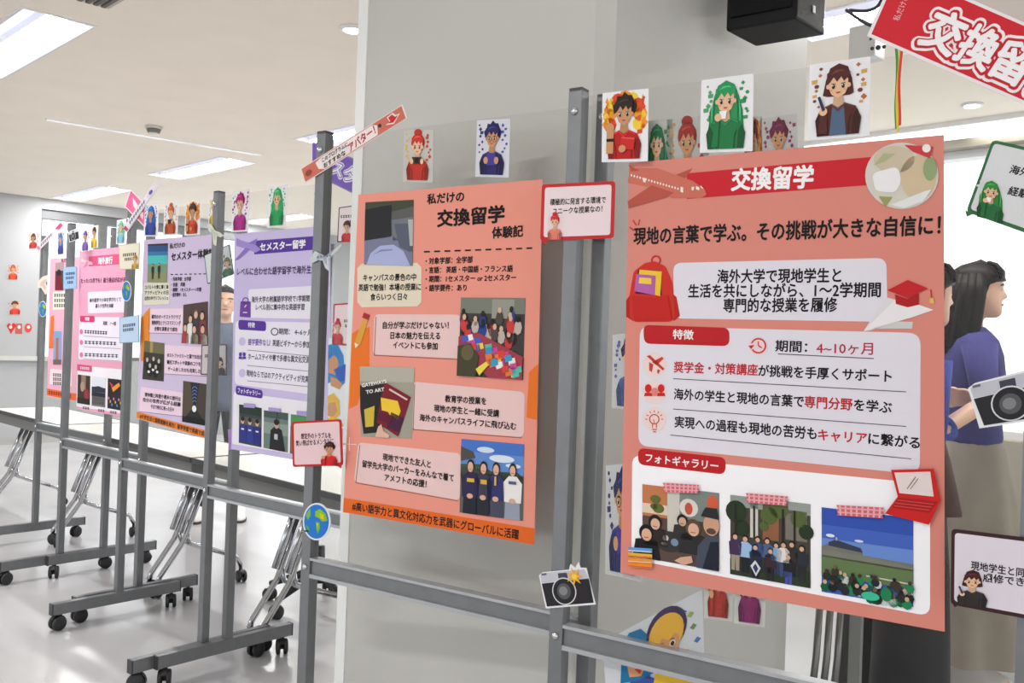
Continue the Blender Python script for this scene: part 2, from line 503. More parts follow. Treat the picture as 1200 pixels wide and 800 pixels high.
m = MB(); m.box(K0 + A * (CS - .026) - B * .002 + Z * (CEIL / 2), A, B, Z, .024, .002, CEIL / 2, mat((236, 238, 236), .4, 0, 'corner_guard')); structure('trim_3', m)
# ceiling rail, detector, vent, spot
m = MB(); c = (Vector((-3.3, 6.42, 0)) + Vector((-2.08, 7.43, 0))) / 2
d = (Vector((-2.08, 7.43, 0)) - Vector((-3.3, 6.42, 0)))
m.box(c + Z * (CEIL - .006), d.normalized(), d.normalized().cross(Z), Z, d.length / 2, .022, .006, mat((252, 252, 252), .3, coat=.3)); structure('trim_2', m)
dt = empty('smoke_detector', (-2.6, 6.55, CEIL), 'small round smoke detector on the ceiling above the left posters', 'smoke detector')
s = MB(); s.lathe((-2.6, 6.55, CEIL), -Z, [(0, .06), (.012, .06), (.02, .052)], mat((206, 202, 192), .5)); s.build('base', dt)
s = MB(); s.lathe((-2.6, 6.55, CEIL - .02), -Z, [(0, .05), (.025, .042), (.027, .03)], mat((120, 116, 108), .5)); s.build('cage', dt)
s = MB(); s.lathe((-2.6, 6.55, CEIL - .047), -Z, [(0, .032), (.012, .026), (.013, .001)], mat((235, 232, 226), .5)); s.build('sensor', dt)
vt = empty('ceiling_vent', (-1.86, 4.02, CEIL), 'dark slotted air vent in the ceiling at the top edge, beside the large light', 'air vent')
VC = at_height(116, -3, CEIL)
for i in range(4):
    s = MB(); s.box(VC - Z * .006 + B * (.05 - i * .034), A, B, Z, .085, .009, .006, mat((96, 92, 84), .6)); s.build('slat', vt)
s = MB(); s.box(VC - Z * .001, A, B, Z, .11, .085, .001, mat((190, 184, 172), .6)); s.build('plate', vt)
sp = empty('ceiling_spot', (-.8, 4.31, CEIL), 'small round recessed spot light on the ceiling left of the column', 'spot light')
s = MB(); s.lathe((-.8, 4.31, CEIL), -Z, [(0, .06), (.01, .06), (.012, .045)], M_LFRAME); s.build('trim_ring', sp)
s = MB(); s.lathe((-.8, 4.31, CEIL - .012), -Z, [(0, .043), (.006, .03), (.007, .001)], M_SPOT); s.build('lamp', sp)
sp = empty('ceiling_spot', (2.55, 5.21, CEIL), 'small round recessed spot light on the ceiling under the red banner', 'spot light')
s = MB(); s.lathe((2.55, 5.21, CEIL), -Z, [(0, .06), (.01, .06), (.012, .045)], M_LFRAME); s.build('trim_ring', sp)
s = MB(); s.lathe((2.55, 5.21, CEIL - .012), -Z, [(0, .043), (.006, .03), (.007, .001)], M_SPOT); s.build('lamp', sp)

# ------------------------------------------------------------------ rolling display panels
TOP, FOOT_TOP = 1.885, 0.12
def caster(mb_parent, p, ax, name='caster'):
    """twin-wheel caster under point p; ax is the axle direction"""
    ax = Vector(ax).normalized(); fw = ax.cross(Z).normalized()
    c = Vector((p.x, p.y, 0.032)) + fw * 0.012
    b = MB()
    for s in (-1, 1):
        b.lathe(c + ax * (s * .008), ax * s, [(0, .020), (0, .030), (.003, .032), (.012, .032), (.016, .027), (.017, .001)], M_BLACK, 18)
    b.tube([c - ax * .01, c + ax * .01], .012, M_BLACK, 8)
    # hood over the wheels
    arc = []
    for i in range(9):
        t = math.radians(-10 + 200 * i / 8 * .8)
        arc.append((math.cos(t) * .036, math.sin(t) * .036))
    vs = []
    for s in (-1, 1):
        for (u, w) in arc: vs.append(c - fw * u + Z * w + ax * (s * .009))
    n = len(arc)
    b.add(vs, [(i, i + 1, n + i + 1, n + i) for i in range(n - 1)], M_BLACK)
    b.tube([Vector((p.x, p.y, 0.05)), Vector((p.x, p.y, p.z))], .009, M_BLACK, 8)
    o = b.build(name, mb_parent)
    return o

def panel(a, b, label, rail_z=0.715, rail_y=0.0, brakes=True):
    pl = Plane(a, b); e, n = pl.e, pl.n
    L = pl.len
    t = empty('display_panel', (a[0], a[1], 0), label, 'display panel', 'rolling display panels standing in a row')
    for s in (0.0, L):
        p = MB(); base = pl.o + e * s
        p.box(base + Z * ((TOP + FOOT_TOP) / 2), e, n, Z, .0165, .0165, (TOP - FOOT_TOP) / 2, M_FRAME, .0025)
        post = p.build('post', t)
        c = MB(); c.box(base + Z * (TOP + .003), e, n, Z, .0155, .0155, .003, M_CAP); c.build('end_cap', post)
        for z in (TOP - .045, rail_z):
            q = MB(); q.lathe(base + n * .0165 + Z * z, n, [(0, .0085), (.002, .0085), (.006, .006), (.0068, .001)], M_BOLT, 12); q.build('bolt', post)
        # foot with dark caps and casters
        f = MB(); f.box(base + Z * (FOOT_TOP - .025), n, e, Z, .30, .016, .025, M_FRAME, .002); foot = f.build('foot', t)
        for k in (-1, 1):
            c = MB(); c.box(base + n * (k * .302) + Z * (FOOT_TOP - .025), n, e, Z, .003, .0165, .0255, M_CAP); c.build('foot_cap', foot)
            ang = random.uniform(-1.2, 1.2)
            ax = e * math.cos(ang) + n * math.sin(ang)
            caster(foot, base + n * (k * .262) + Z * (FOOT_TOP - .05), ax)
    r = MB(); mid = pl.o + e * (L / 2) + n * rail_y
    r.box(mid + Z * rail_z, e, n, Z, L / 2 - .017, .010, .020, M_FRAME)
    r.box(mid + n * .003 + Z * (rail_z + .023), e, n, Z, L / 2 - .017, .014, .0035, M_RAIL)
    r.box(mid + n * .003 + Z * (rail_z - .022), e, n, Z, L / 2 - .017, .014, .005, M_RAIL)
    r.build('crossbar', t)
    s = MB(); s.box(mid + Z * ((rail_z + .03 + TOP - .012) / 2), e, n, Z, L / 2 - .017, .001, (TOP - .012 - rail_z - .03) / 2, M_CLEAR); s.build('clear_sheet', t)
    return pl

def step(p, d, w): return (p[0] + d[0] * w, p[1] + d[1] * w)
DD = Vector((.757, -.654))
pD = panel((-2.908, 5.70), step((-2.908, 5.70), DD, .907), 'farthest rolling display panel, with a pink poster, at the left edge')
pC = panel((-2.386, 4.95), step((-2.386, 4.95), DD, .855), 'second farthest rolling display panel, carrying the pink overseas poster')
pB = panel((-1.779, 4.27), step((-1.779, 4.27), DD, .907), 'rolling display panel carrying the lavender poster with the beach photo')
pA = panel((-1.173, 3.63), step((-1.173, 3.63), (.78, -.625), .89), 'rolling display panel carrying the purple semester poster')
pO = panel((-.5266, 2.50), (.189, 2.03), 'rolling display panel carrying the orange experience poster, before the column')
pG = panel((.125, 1.99), step((.125, 1.99), (.837, -.548), .88), 'nearest rolling display panel, carrying the largest coral poster')

# ------------------------------------------------------------------ folding tables behind the panels
M_TOP = mat((240, 238, 232), 0.35, 0, 'white_tabletop')
M_EDGE = mat((72, 72, 74), 0.5, 0, 'dark_table_edge')
M_UNDER = mat((128, 127, 126), 0.55, 0, 'grey_table_underside')
def table(p0, length, label, legs=(.12, .88), width=.45):
    """p0: near corner on the floor nearest the camera; runs away along A"""
    p0 = Vector(p0)
    t = empty('folding_table', p0, label, 'table', 'white folding tables in a row behind the panels')
    m = MB(); m.box(p0 + A * (length / 2) + B * (width / 2) + Z * .705, A, B, Z, length / 2 - .006, width / 2 - .006, .011, M_TOP); m.build('tabletop', t)
    m = MB()
    for (c, ha, hb) in ((B * .0, length / 2, .006), (B * width, length / 2, .006)): m.box(p0 + A * (length / 2) + c + Z * .704, A, B, Z, ha, hb, .0135, M_EDGE, .003)
    for c in (0, length): m.box(p0 + A * c + B * (width / 2) + Z * .704, A, B, Z, .006, width / 2, .0135, M_EDGE, .003)
    m.build('edge_band', t)
    m = MB(); m.box(p0 + A * (length / 2) + B * (width / 2) + Z * .655, A, B, Z, length / 2 - .05, width / 2 - .03, .035, M_UNDER); m.build('under_tray', t)
    for q in legs:
        c = p0 + A * (length * q)
        lg = MB()
        for s in (-.05, .05):
            o = c + A * s
            lg.tube([o + B * .20 + Z * .62, o + B * .085 + Z * .31, o + B * .065 + Z * .26, o - B * .05 + Z * .10, o - B * .06 + Z * .07], .0135, M_CHROME, 10)
            lg.tube([o + B * .165 + Z * .62, o + B * .05 + Z * .31], .0135, M_CHROME, 10)
        lg.tube([c + A * .05 + B * .085 + Z * .31, c + A * .045 + B * .10 + Z * .25, c + A * .03 + B * .17 + Z * .22, c - A * .02 + B * .38 + Z * .14, c - A * .02 + B * .41 + Z * .085], .0125, M_CHROME, 10)
        lg.tube([c - A * .05 + B * .085 + Z * .31, c - A * .045 + B * .10 + Z * .25, c - A * .03 + B * .17 + Z * .22, c - A * .02 + B * .33 + Z * .16], .0125, M_CHROME, 10)
        leg = lg.build('leg', t)
        for o in (c - A * .05 - B * .06, c + A * .05 - B * .06, c - A * .02 + B * .41):
            g = random.uniform(0, 3)
            caster(leg, o + Z * .085, A * math.cos(g) + B * math.sin(g))
    return t
T0 = A * 2.708 + B * 2.1
table(T0, 1.57, 'nearest white folding table, behind the purple poster and the column', (.52,))
table(A * 4.30 + B * 2.1, 1.8, 'white folding table behind the lavender poster, in the middle of its row', (.13, .90))
table(A * 6.12 + B * 2.1, 1.37, 'farthest white folding table, ending beside the window wall', (.80,))

# ------------------------------------------------------------------ printed pictures in unit coordinates of a pixel quad
class Quad:
    def __init__(self, pr, px, lay=2):
        self.pr = pr; self.f = hom(px); self.lay = lay
    def poly(self, pts, c, lay=0): self.pr.poly([self.f(u, v) for u, v in pts], c, self.lay + lay)
    def rect(self, u0, v0, u1, v1, c, lay=0): self.poly([(u0, v0), (u1, v0), (u1, v1), (u0, v1)], c, lay)
    def ell(self, u, v, ru, rv, c, lay=0, seg=14, a0=0, a1=360):
        n = seg if a1 - a0 == 360 else seg + 1
        self.poly([(u + ru * math.cos(math.radians(a0 + (a1 - a0) * k / seg)), v + rv * math.sin(math.radians(a0 + (a1 - a0) * k / seg))) for k in range(n)], c, lay)
    def person(self, u, v, h, top, leg, skin=(214, 170, 140), hair=(38, 30, 28), lay=0):
        """small standing figure in a printed snapshot, feet at (u, v)"""
        w = h * .16
        self.poly([(u - w * .7, v), (u - w * .1, v), (u, v - h * .4), (u + w * .1, v), (u + w * .7, v), (u + w * .75, v - h * .5), (u - w * .75, v - h * .5)], leg, lay)
        self.poly([(u - w, v - h * .42), (u + w, v - h * .42), (u + w * 1.15, v - h * .76), (u + w * .5, v - h * .84), (u - w * .5, v - h * .84), (u - w * 1.15, v - h * .76)], top, lay + 1)
        self.ell(u, v - h * .94, w * .55, h * .095, hair, lay + 1, 10)
        self.ell(u, v - h * .91, w * .42, h * .07, skin, lay + 2, 10)

POSTERS = 'printed study abroad posters on the display panels'

# ------------------------------------------------------------------ the nearest coral poster
CORAL = (220, 138, 124)
OFF = 0.004
TH = 0.0015
q = [(737, 191), (1106, 158), (1107, 740), (727, 671)]
ps = paper('poster', pG, OFF, q, CORAL, 'largest coral poster on the right with a red title banner, airplane and three snapshots', 'poster', None, TH)
FACE = OFF + TH
DK = (16, 12, 14); RED = (196, 28, 40); PANEL = (227, 222, 232)
def pr(): return Print(pG, FACE)
b = pr(); b.poly([(805, 203), (1042, 182), (1042, 215), (805, 233)], (204, 30, 44), 1); b.text('交換留学', (858, 211), (953, 207), 25, (250, 246, 246), 2, .02); b.build('title_banner', ps)
b = pr()
W_ = (206, 112, 94); W2 = (184, 84, 70)
b.poly([(738, 197), (770, 197), (812, 212), (826, 222), (828, 228), (822, 232), (788, 232), (760, 219), (736, 214)], W_, 3)
b.poly([(764, 217), (790, 226), (782, 231), (737, 244), (736, 236)], W2, 4)
b.poly([(784, 208), (812, 197), (803, 209), (796, 211)], W2, 2)
b.poly([(737, 193), (750, 200), (740, 201)], W2, 4)
for k in range(17):
    x = 740.5 + k * 3.4; y = 205.5 + k * .98
    b.ell(x, y, 1.0, 1.5, (250, 235, 230), 5, seg=8)
b.poly([(754, 208), (757, 209), (757, 214), (754, 213)], (250, 235, 230), 5); b.poly([(798, 219), (801, 219.5), (801, 226), (798, 225)], (250, 235, 230), 5)
b.poly([(811, 219), (814, 219), (813, 223), (811, 223)], (250, 235, 230), 5); b.poly([(816, 218), (820, 220), (820, 223), (816, 222)], (250, 235, 230), 5); b.poly([(821, 217), (824, 220), (825, 222), (822, 220)], (250, 235, 230), 5)
b.build('airplane_picture', ps)
b = pr()
b.ell(1057, 206, 43, 39, (214, 208, 198), 3, seg=32)
b.ell(1048, 187, 24, 16, (206, 192, 168), 4); b.ell(1076, 208, 21, 26, (212, 190, 158), 4); b.poly([(1022, 203), (1052, 195), (1057, 212), (1050, 226), (1026, 224)], (240, 238, 240), 5, .01)
b.poly([(1024, 194), (1036, 180), (1050, 180), (1036, 190)], (178, 180, 140), 5); b.ell(1090, 198, 8, 14, (150, 168, 120), 5); b.poly([(1030, 230), (1046, 231), (1038, 243)], (158, 158, 96), 5)
b.poly([(1044, 240), (1084, 224), (1092, 222), (1082, 236), (1060, 244)], (230, 230, 228), 5); b.poly([(1060, 170), (1094, 172), (1090, 186), (1070, 178)], (206, 62, 66), 6); b.ell(1086, 174, 5, 5, (244, 238, 238), 7)
b.build('globe_picture', ps)
b = pr()
b.text('現地の言葉で学ぶ。その挑戦が大きな自信に！', (743, 277), (1102, 263.5), 21, DK, 2, .016)
b.build('headline_text', ps); b = pr()
for (x0, y0, x1, y1) in ((738, 266, 743, 270), (742, 258, 746, 264), (750, 257, 748, 264)): b.line((x0, y0), (x1, y1), 1.6, (198, 60, 80), 2)
b.build('accent_marks', ps)
b = pr()
b.poly([(743, 318), (756, 308), (768, 306), (780, 312), (788, 330), (792, 372), (786, 377), (744, 377), (738, 372), (738, 345)], (206, 44, 32), 3, .006)
b.poly([(738, 346), (734, 352), (734, 371), (742, 376), (740, 350)], (176, 30, 24), 2); b.poly([(784, 340), (793, 348), (797, 370), (790, 376), (785, 360)], (184, 34, 26), 2)
b.ring(769, 305, 5, 2, (196, 40, 30), 2)
b.poly([(748, 316), (774, 317), (776, 346), (745, 344)], (70, 30, 30), 4); b.poly([(750, 316), (776, 318), (774, 347), (746, 340)], (240, 196, 50), 5); b.poly([(746, 321), (769, 323), (768, 346), (744, 341)], (182, 96, 170), 6); b.poly([(750, 325), (764, 326), (764, 333), (749, 332)], (244, 206, 70), 7)
b.poly([(740, 346), (768, 349), (783, 345), (788, 374), (744, 376)], (196, 32, 26), 7, .004)
b.build('backpack_picture', ps)
b = pr()
b.poly([(789, 308), (1039, 302), (1040, 377), (790, 373)], PANEL, 1, .018)
b.text('海外大学で現地学生と', (841, 324), (986, 322.5), 16, DK, 2, .014)
b.text('生活を共にしながら、1～2学期間', (807, 341), (1032, 339.5), 16, DK, 2, .014)
b.text('専門的な授業を履修', (848, 358), (981, 357), 16, DK, 2, .014)
b.build('text_box', ps)
b = pr()
b.poly([(1012, 388), (1038, 348), (1090, 362), (1060, 374), (1020, 387)], (226, 220, 224), 2); b.poly([(1012, 388), (1052, 348), (1094, 363), (1068, 372)], (238, 234, 236), 3); b.poly([(1018, 385), (1036, 376), (1070, 377), (1069, 385)], (206, 206, 204), 2)
b.poly([(1040, 340), (1064, 328), (1088, 338), (1063, 349)], (198, 30, 36), 5); b.poly([(1049, 345), (1063, 350), (1077, 343), (1077, 357), (1064, 360), (1050, 356)], (178, 22, 30), 4); b.line((1091, 339), (1092, 350), 1.6, (198, 40, 40), 5); b.poly([(1090, 349), (1094, 349), (1095, 356), (1089, 355)], (226, 186, 92), 5)
b.build('graduation_cap_picture', ps)
b = pr()
b.poly([(750, 382), (1079, 390), (1078, 556), (748, 522)], PANEL, 1, .022)
b.poly([(754, 380.5), (855, 384), (855, 405.5), (755, 402.5)], (190, 26, 34), 2, .014); b.text('特徴', (789, 391.5), (813, 392.5), 11, (248, 240, 242), 3, .012)
b.ell(889, 405, 11, 10.5, (236, 212, 216), 2); b.ring(889, 405, 8.3, 1.8, (204, 44, 36), 3, -160, 150); b.line((889, 400), (889, 405), 1.4, (204, 44, 36), 3); b.line((889, 405), (893, 407.5), 1.4, (204, 44, 36), 3); b.poly([(877, 405), (884.5, 404), (880.5, 409)], (204, 44, 36), 3)
b.text('期間：', (909, 405), (946, 406.5), 13, DK, 2, .012); b.text('4~10ヶ月', (957, 407.5), (1023, 408.5), 14, (176, 44, 70), 2, .006); b.line((912, 414.5), (1024, 420), 1.0, (60, 50, 54), 2)
R2 = (190, 40, 48)
b.text('奨学金・対策講座', (790, 430), (888, 433.5), 12.5, R2, 2, .014); b.text('が挑戦を手厚くサポート', (889, 434), (1045, 441), 13.5, DK, 2, .014); b.line((789, 443.5), (1062, 459), .9, (50, 44, 48), 2)
b.text('海外の学生と現地の言葉で', (790, 461.5), (942, 470.5), 13, DK, 2, .014); b.text('専門分野', (943, 470.5), (999, 474), 13.5, R2, 2, .014); b.text('を学ぶ', (1001, 474), (1045, 477.5), 13.5, DK, 2, .014); b.line((789, 479), (1062, 499.5), .9, (50, 44, 48), 2)
b.text('実現への過程も現地の苦労も', (791, 494), (957, 508), 13.5, DK, 2, .014); b.text('キャリア', (959, 509), (1016, 513.5), 13, R2, 2, .014); b.text('に繋がる', (1018, 513.5), (1078, 519), 13.5, DK, 2, .014); b.line((786, 509.5), (1068, 537.5), .9, (50, 44, 48), 2)
PK = (238, 214, 210); IC = (204, 60, 48)
for cx, cy in ((767, 427), (767, 459), (767, 491)): b.ell(cx, cy, 14, 14, PK, 2)
b.poly([(758, 417), (762, 416), (779, 432), (777, 434)], IC, 3); b.poly([(764, 424), (776, 418), (778, 420), (770, 428)], IC, 3); b.poly([(761, 424), (766, 427), (764, 436), (761, 434)], IC, 3); b.poly([(771, 432), (774, 434), (772, 438), (770, 436)], IC, 3)
for cx in (760, 775): b.ell(cx, 455, 4, 5, (204, 36, 36), 3); b.poly([(cx - 5, 464), (cx - 4, 460), (cx + 4, 460), (cx + 5, 464)], (204, 36, 36), 3)
b.ell(767.5, 459, 4, 5, (228, 130, 120), 4)
b.ring(767, 491, 5.5, 1.2, IC, 3); b.line((765, 496), (765, 501), 1, IC, 3); b.line((769.5, 496), (769.5, 501), 1, IC, 3); b.line((764.5, 503), (770, 503), 1.2, IC, 3); b.line((765.5, 505.5), (769, 506), 1.2, IC, 3); b.line((766, 491), (767, 496), .9, IC, 3)
for k in range(7):
    t = math.radians(-180 + k * 30); b.line((767 + 8 * math.cos(t), 491 + 8 * math.sin(t)), (767 + 10.5 * math.cos(t), 491 + 10.5 * math.sin(t)), 1, IC, 3)
b.build('feature_box', ps)
b = pr()
b.poly([(741, 533), (1090, 567), (1090, 722), (740, 655)], (252, 250, 254), 1, .02)  # paper white raised: gloss glare at the poster's foot painted into its colour
b.poly([(748, 524.5), (851, 536), (850, 556), (748, 544)], (190, 26, 34), 2, .014); b.text('フォトギャラリー', (757, 536), (842, 546), 10.5, (248, 240, 242), 3, .012)
b.build('gallery_box', ps)
# snapshots
b = pr(); g = Quad(b, [(753, 567), (843, 577.5), (843, 669), (753, 653)])
g.rect(0, 0, 1, 1, (92, 74, 66)); g.rect(0, 0, .34, .42, (196, 122, 78), 1); g.rect(.34, .02, .5, .7, (206, 202, 192), 1); g.rect(.5, 0, 1, .4, (126, 134, 128), 1); g.rect(.0, .25, .34, .38, (226, 204, 178), 2)
for (u, v, r) in ((.18, .18, .07), (.22, .3, .08), (.16, .28, .05)): g.ell(u, v, r, r * .8, (96, 106, 52), 3)
g.ell(.62, .24, .12, .12, (222, 214, 206), 2); g.ell(.62, .25, .05, .08, (196, 84, 60), 3); g.ell(.92, .14, .07, .1, (214, 96, 66), 2)
g.ell(.36, .72, .2, .14, (54, 52, 54), 4); g.ell(.32, .68, .04, .04, (200, 198, 194), 5); g.ell(.44, .72, .05, .05, (120, 140, 170), 5); g.ell(.3, .76, .04, .02, (216, 210, 200), 5)
for (u, v, r, hair, top, skin) in ((.06, .66, .1, (24, 20, 20), (28, 28, 34), (222, 176, 148)), (.18, .5, .09, (30, 24, 22), (44, 36, 36), (220, 178, 152)), (.54, .42, .07, (30, 26, 24), (52, 48, 48), (212, 170, 146)), (.68, .5, .1, (96, 74, 54), (44, 42, 44), (222, 176, 150))):
    g.poly([(u - r * 1.9, min(1, v + r * 3.4)), (u - r * 1.5, v + r * .9), (u, v + r * .6), (u + r * 1.5, v + r * .9), (u + r * 1.9, min(1, v + r * 3.4))], top, 5)
    g.ell(u, v - r * .1, r * 1.0, r * 1.15, hair, 6); g.ell(u + r * .05, v + r * .15, r * .7, r * .85, skin, 7); g.line = None
    b.line(g.f(u - r * .3, v + r * .5), g.f(u + r * .35, v + r * .5), .8, (150, 84, 76), 12)
g.poly([(.72, 1), (.74, .72), (.84, .58), (1, .54), (1, 1)], (70, 76, 92), 8); g.poly([(.8, 1), (.9, .64), (1, .62), (1, 1)], (32, 36, 52), 9); g.ell(.91, .42, .1, .14, (206, 158, 130), 9); g.poly([(.78, .32), (.84, .2), (.98, .2), (1, .3), (1, .34)], (42, 44, 46), 10); g.ell(.91, .5, .06, .04, (94, 70, 58), 10)
g.poly([(.44, .96), (.52, .9), (.66, .86), (.68, .94), (.56, 1)], (214, 168, 142), 9)
b.build('snapshot', ps, 'snapshot of friends around a cafe table')
b = pr(); g = Quad(b, [(856, 579.5), (950, 590.5), (950, 689), (856, 672)])
g.rect(0, 0, 1, 1, (72, 66, 58)); g.rect(0, 0, 1, .14, (150, 158, 150), 1); g.poly([(.26, 0), (.36, 0), (.36, .5), (.26, .5)], (208, 206, 196), 1); g.rect(.42, .06, .62, .5, (146, 94, 66), 1); g.rect(.7, .1, .96, .46, (120, 116, 104), 1)
for (u, v, r) in ((.08, .2, .14), (.16, .4, .1), (.5, .2, .11), (.62, .1, .12), (.86, .2, .1), (.95, .34, .09), (.44, .34, .06)): g.ell(u, v, r, r, random.choice([(60, 78, 42), (84, 100, 52), (40, 54, 34)]), 2)
for u in (.06, .3, .66, .8): g.rect(u, .1, u + .025, .5, (40, 34, 30), 3)
g.rect(0, .8, 1, 1, (44, 56, 38), 3)
for (u, v, h, t, l) in ((.07, .94, .46, (70, 46, 86), (160, 150, 130)), (.2, .95, .46, (158, 190, 226), (30, 34, 44)), (.36, .9, .42, (60, 82, 130), (40, 44, 56)), (.48, .9, .42, (80, 96, 134), (40, 40, 46)), (.59, .9, .38, (130, 168, 206), (52, 60, 84)), (.68, .92, .42, (232, 222, 218), (60, 74, 118)), (.78, .9, .42, (52, 44, 44), (36, 34, 40)), (.9, .93, .42, (44, 48, 58), (40, 40, 44)), (.33, 1.0, .42, (36, 42, 58), (30, 34, 46)), (.52, 1.0, .4, (58, 40, 44), (40, 38, 44)), (.74, 1.0, .36, (34, 34, 38), (72, 84, 160))): g.person(u, v, h, t, l, lay=4)
g.poly([(.27, .85), (.33, .77), (.4, .86), (.34, .97)], (216, 218, 226), 8); g.poly([(.3, .86), (.335, .81), (.37, .87), (.34, .93)], (52, 62, 102), 9)
b.build('snapshot', ps, 'snapshot of a group in front of a brick building')
b = pr(); g = Quad(b, [(963, 594), (1070.5, 607), (1070.5, 711), (963, 693)])
g.rect(0, 0, 1, 1, (66, 100, 190)); g.rect(0, 0, 1, .2, (50, 82, 176), 1); g.rect(0, .36, 1, .52, (104, 140, 208), 1)
g.ell(.1, .32, .05, .02, (226, 232, 242), 2); g.ell(.42, .34, .05, .015, (210, 220, 238), 2)
g.poly([(0, .46), (.1, .4), (.46, .46), (.46, .5), (1, .52), (1, .6), (0, .58)], (116, 118, 110), 2); g.poly([(.08, .4), (.16, .36), (.44, .42), (.46, .47), (.08, .44)], (52, 60, 78), 3); g.rect(.16, .37, .18, .33, (170, 178, 190), 3)
g.poly([(0, .56), (1, .58), (1, .8), (0, .8)], (98, 122, 78), 3); g.poly([(0, .5), (.5, .5), (1, .56), (1, .6), (0, .58)], (124, 124, 112), 3); g.poly([(.5, .72), (1, .74), (1, .755), (.5, .735)], (206, 210, 196), 4)
rr = random.Random(3)
for k in range(64):
    u = rr.uniform(.03, .97); v = rr.uniform(.64, .95) + (0 if u < .5 else .03); v = min(v, .95)
    if u > .35 and v < .74: continue
    r = .035 + .03 * (v - .6)
    c = rr.choice([(26, 110, 68), (34, 132, 84), (24, 30, 30), (40, 46, 44), (20, 92, 60), (200, 206, 204), (60, 50, 44), (36, 40, 44)])
    g.ell(u, v + .03, r * 1.2, r * 1.3, c, 5 + k % 6, 8); g.ell(u, v - .03, r * .55, r * .6, rr.choice([(64, 48, 40), (204, 168, 140), (120, 92, 70), (30, 28, 28)]), 6 + k % 6, 8)
g.ell(.55, .95, .1, .05, (60, 190, 150), 13); g.ell(.72, .9, .06, .08, (30, 128, 80), 13)
b.build('snapshot', ps, 'snapshot of a stadium crowd under a blue sky')
for qd in ([(778, 565), (821, 567.5), (820, 577.5), (779, 576)], [(875, 577), (925, 581), (923, 592), (876, 588)], [(981, 591), (1037, 594), (1036, 606.5), (982, 603)]):
    b = pr(); g = Quad(b, qd, 16); g.poly([(0, 0), (1, 0), (.97, .25), (1, .5), (.97, .75), (1, 1), (0, 1), (.03, .75), (0, .5), (.03, .25)], (214, 106, 118))
    for k in range(8): g.rect(.06 + k * .12, .02, .1 + k * .12, .98, (240, 178, 184), 1)
    for k in range(2): g.rect(.02, .2 + k * .4, .98, .34 + k * .4, (240, 170, 178), 2)
    b.build('tape_strip', ps, 'pink checked tape over a snapshot')
b = pr()
b.poly([(1045, 550), (1095, 548.5), (1103, 586), (1089.5, 614), (1038, 601), (1053, 581)], (206, 30, 30), 18); b.poly([(1049, 553), (1091, 552), (1095, 581), (1055, 577)], (230, 214, 212), 19); b.poly([(1054, 582), (1100, 587), (1090, 600), (1047, 594)], (170, 24, 28), 19)
for k in range(3): b.line((1053 - k * 2, 585 + k * 3.4), (1095 - k * 2.5, 590 + k * 3.4), 1.1, (214, 70, 66), 20)
b.line((1064, 572), (1074, 558), 1, (120, 90, 90), 20); b.line((1068, 572), (1077, 560), .8, (120, 90, 90), 20)
b.build('laptop_picture', ps)
b = pr()
for (y, c, c2) in ((640, (96, 156, 220), (240, 228, 214)), (646.5, (232, 176, 56), (196, 60, 44)), (652.5, (236, 150, 60), (240, 214, 190)), (658, (240, 140, 40), (226, 92, 40))):
    b.poly([(738, y), (766, y + 2), (766, y + 7), (738, y + 5)], c, 18); b.poly([(738, y + 3.4), (765, y + 5.4), (765, y + 6.4), (738, y + 4.4)], c2, 19)
b.build('books_picture', ps)

# ------------------------------------------------------------------ the orange experience poster
q = [(420, 228), (636, 210), (626, 638), (402, 600)]
CO2 = (234, 150, 133)
ps = paper('poster', pO, OFF, q, CO2, 'orange experience poster with four snapshots, mounted before the column', 'poster', None, TH)
def pr(): return Print(pO, FACE)
ORG = (232, 116, 36); CRM = (226, 214, 192); BXC = (232, 198, 196)
b = pr()
b.poly([(412.5, 391), (420, 386), (433, 383), (433, 430), (423, 430), (423, 460), (419, 474), (409, 479)], ORG, 1); b.build('orange_patch', ps, 'orange brush patch'); b = pr(); b.poly([(620, 436), (630.8, 426), (629.3, 492), (617, 489)], ORG, 1)
b.build('orange_patch', ps, 'orange brush patch')
b = pr(); b.poly([(403, 583), (626.8, 619), (626, 638), (402, 599.5)], (226, 104, 34), 1); b.text('#高い語学力と異文化対応力を武器にグローバルに活躍', (413, 592.5), (608, 626.5), 10.5, DK, 2, .012); b.build('footer_band', ps)
b = pr()
b.text('私だけの', (501, 233.5), (544, 230), 12, DK, 2, .03); b.text('交換留学', (513, 256.5), (591, 250.5), 19, DK, 2, .035); b.text('体験記', (577, 273), (613, 270.5), 13, DK, 2, .03)
b.build('title_text', ps); b = pr()
for k in range(11): b.line((497 + k * 12, 295 - k * .42), (504 + k * 12, 294.8 - k * .42), 1.8, DK, 2)
b.build('dashed_line', ps)
b = pr()
for s, x1, y0, y1 in (('・対象学部：全学部', 554, 306, 304), ('・言語： 英語・中国語・フランス語', 601, 316.5, 314.5), ('・期間：1セメスター or 2セメスター', 605, 327, 325), ('・語学要件：あり', 547, 337.5, 337)):
    b.text(s, (499, y0), (x1, y1), 7.5, DK, 2, .016)
b.build('bullet_text', ps)
b = pr(); b.poly([(424, 309), (489, 308), (494, 313), (494, 354), (489, 359), (424, 360), (419, 354), (419, 314)], CRM, 2)
b.text('キャンパスの景色の中', (426, 325.5), (488, 324.5), 8, DK, 3, .016); b.text('英語で勉強！本場の授業に', (420.5, 337), (493.5, 336), 8, DK, 3, .016); b.text('食らいつく日々', (434.5, 348), (477.5, 347.5), 8, DK, 3, .016); b.build('caption_box', ps)
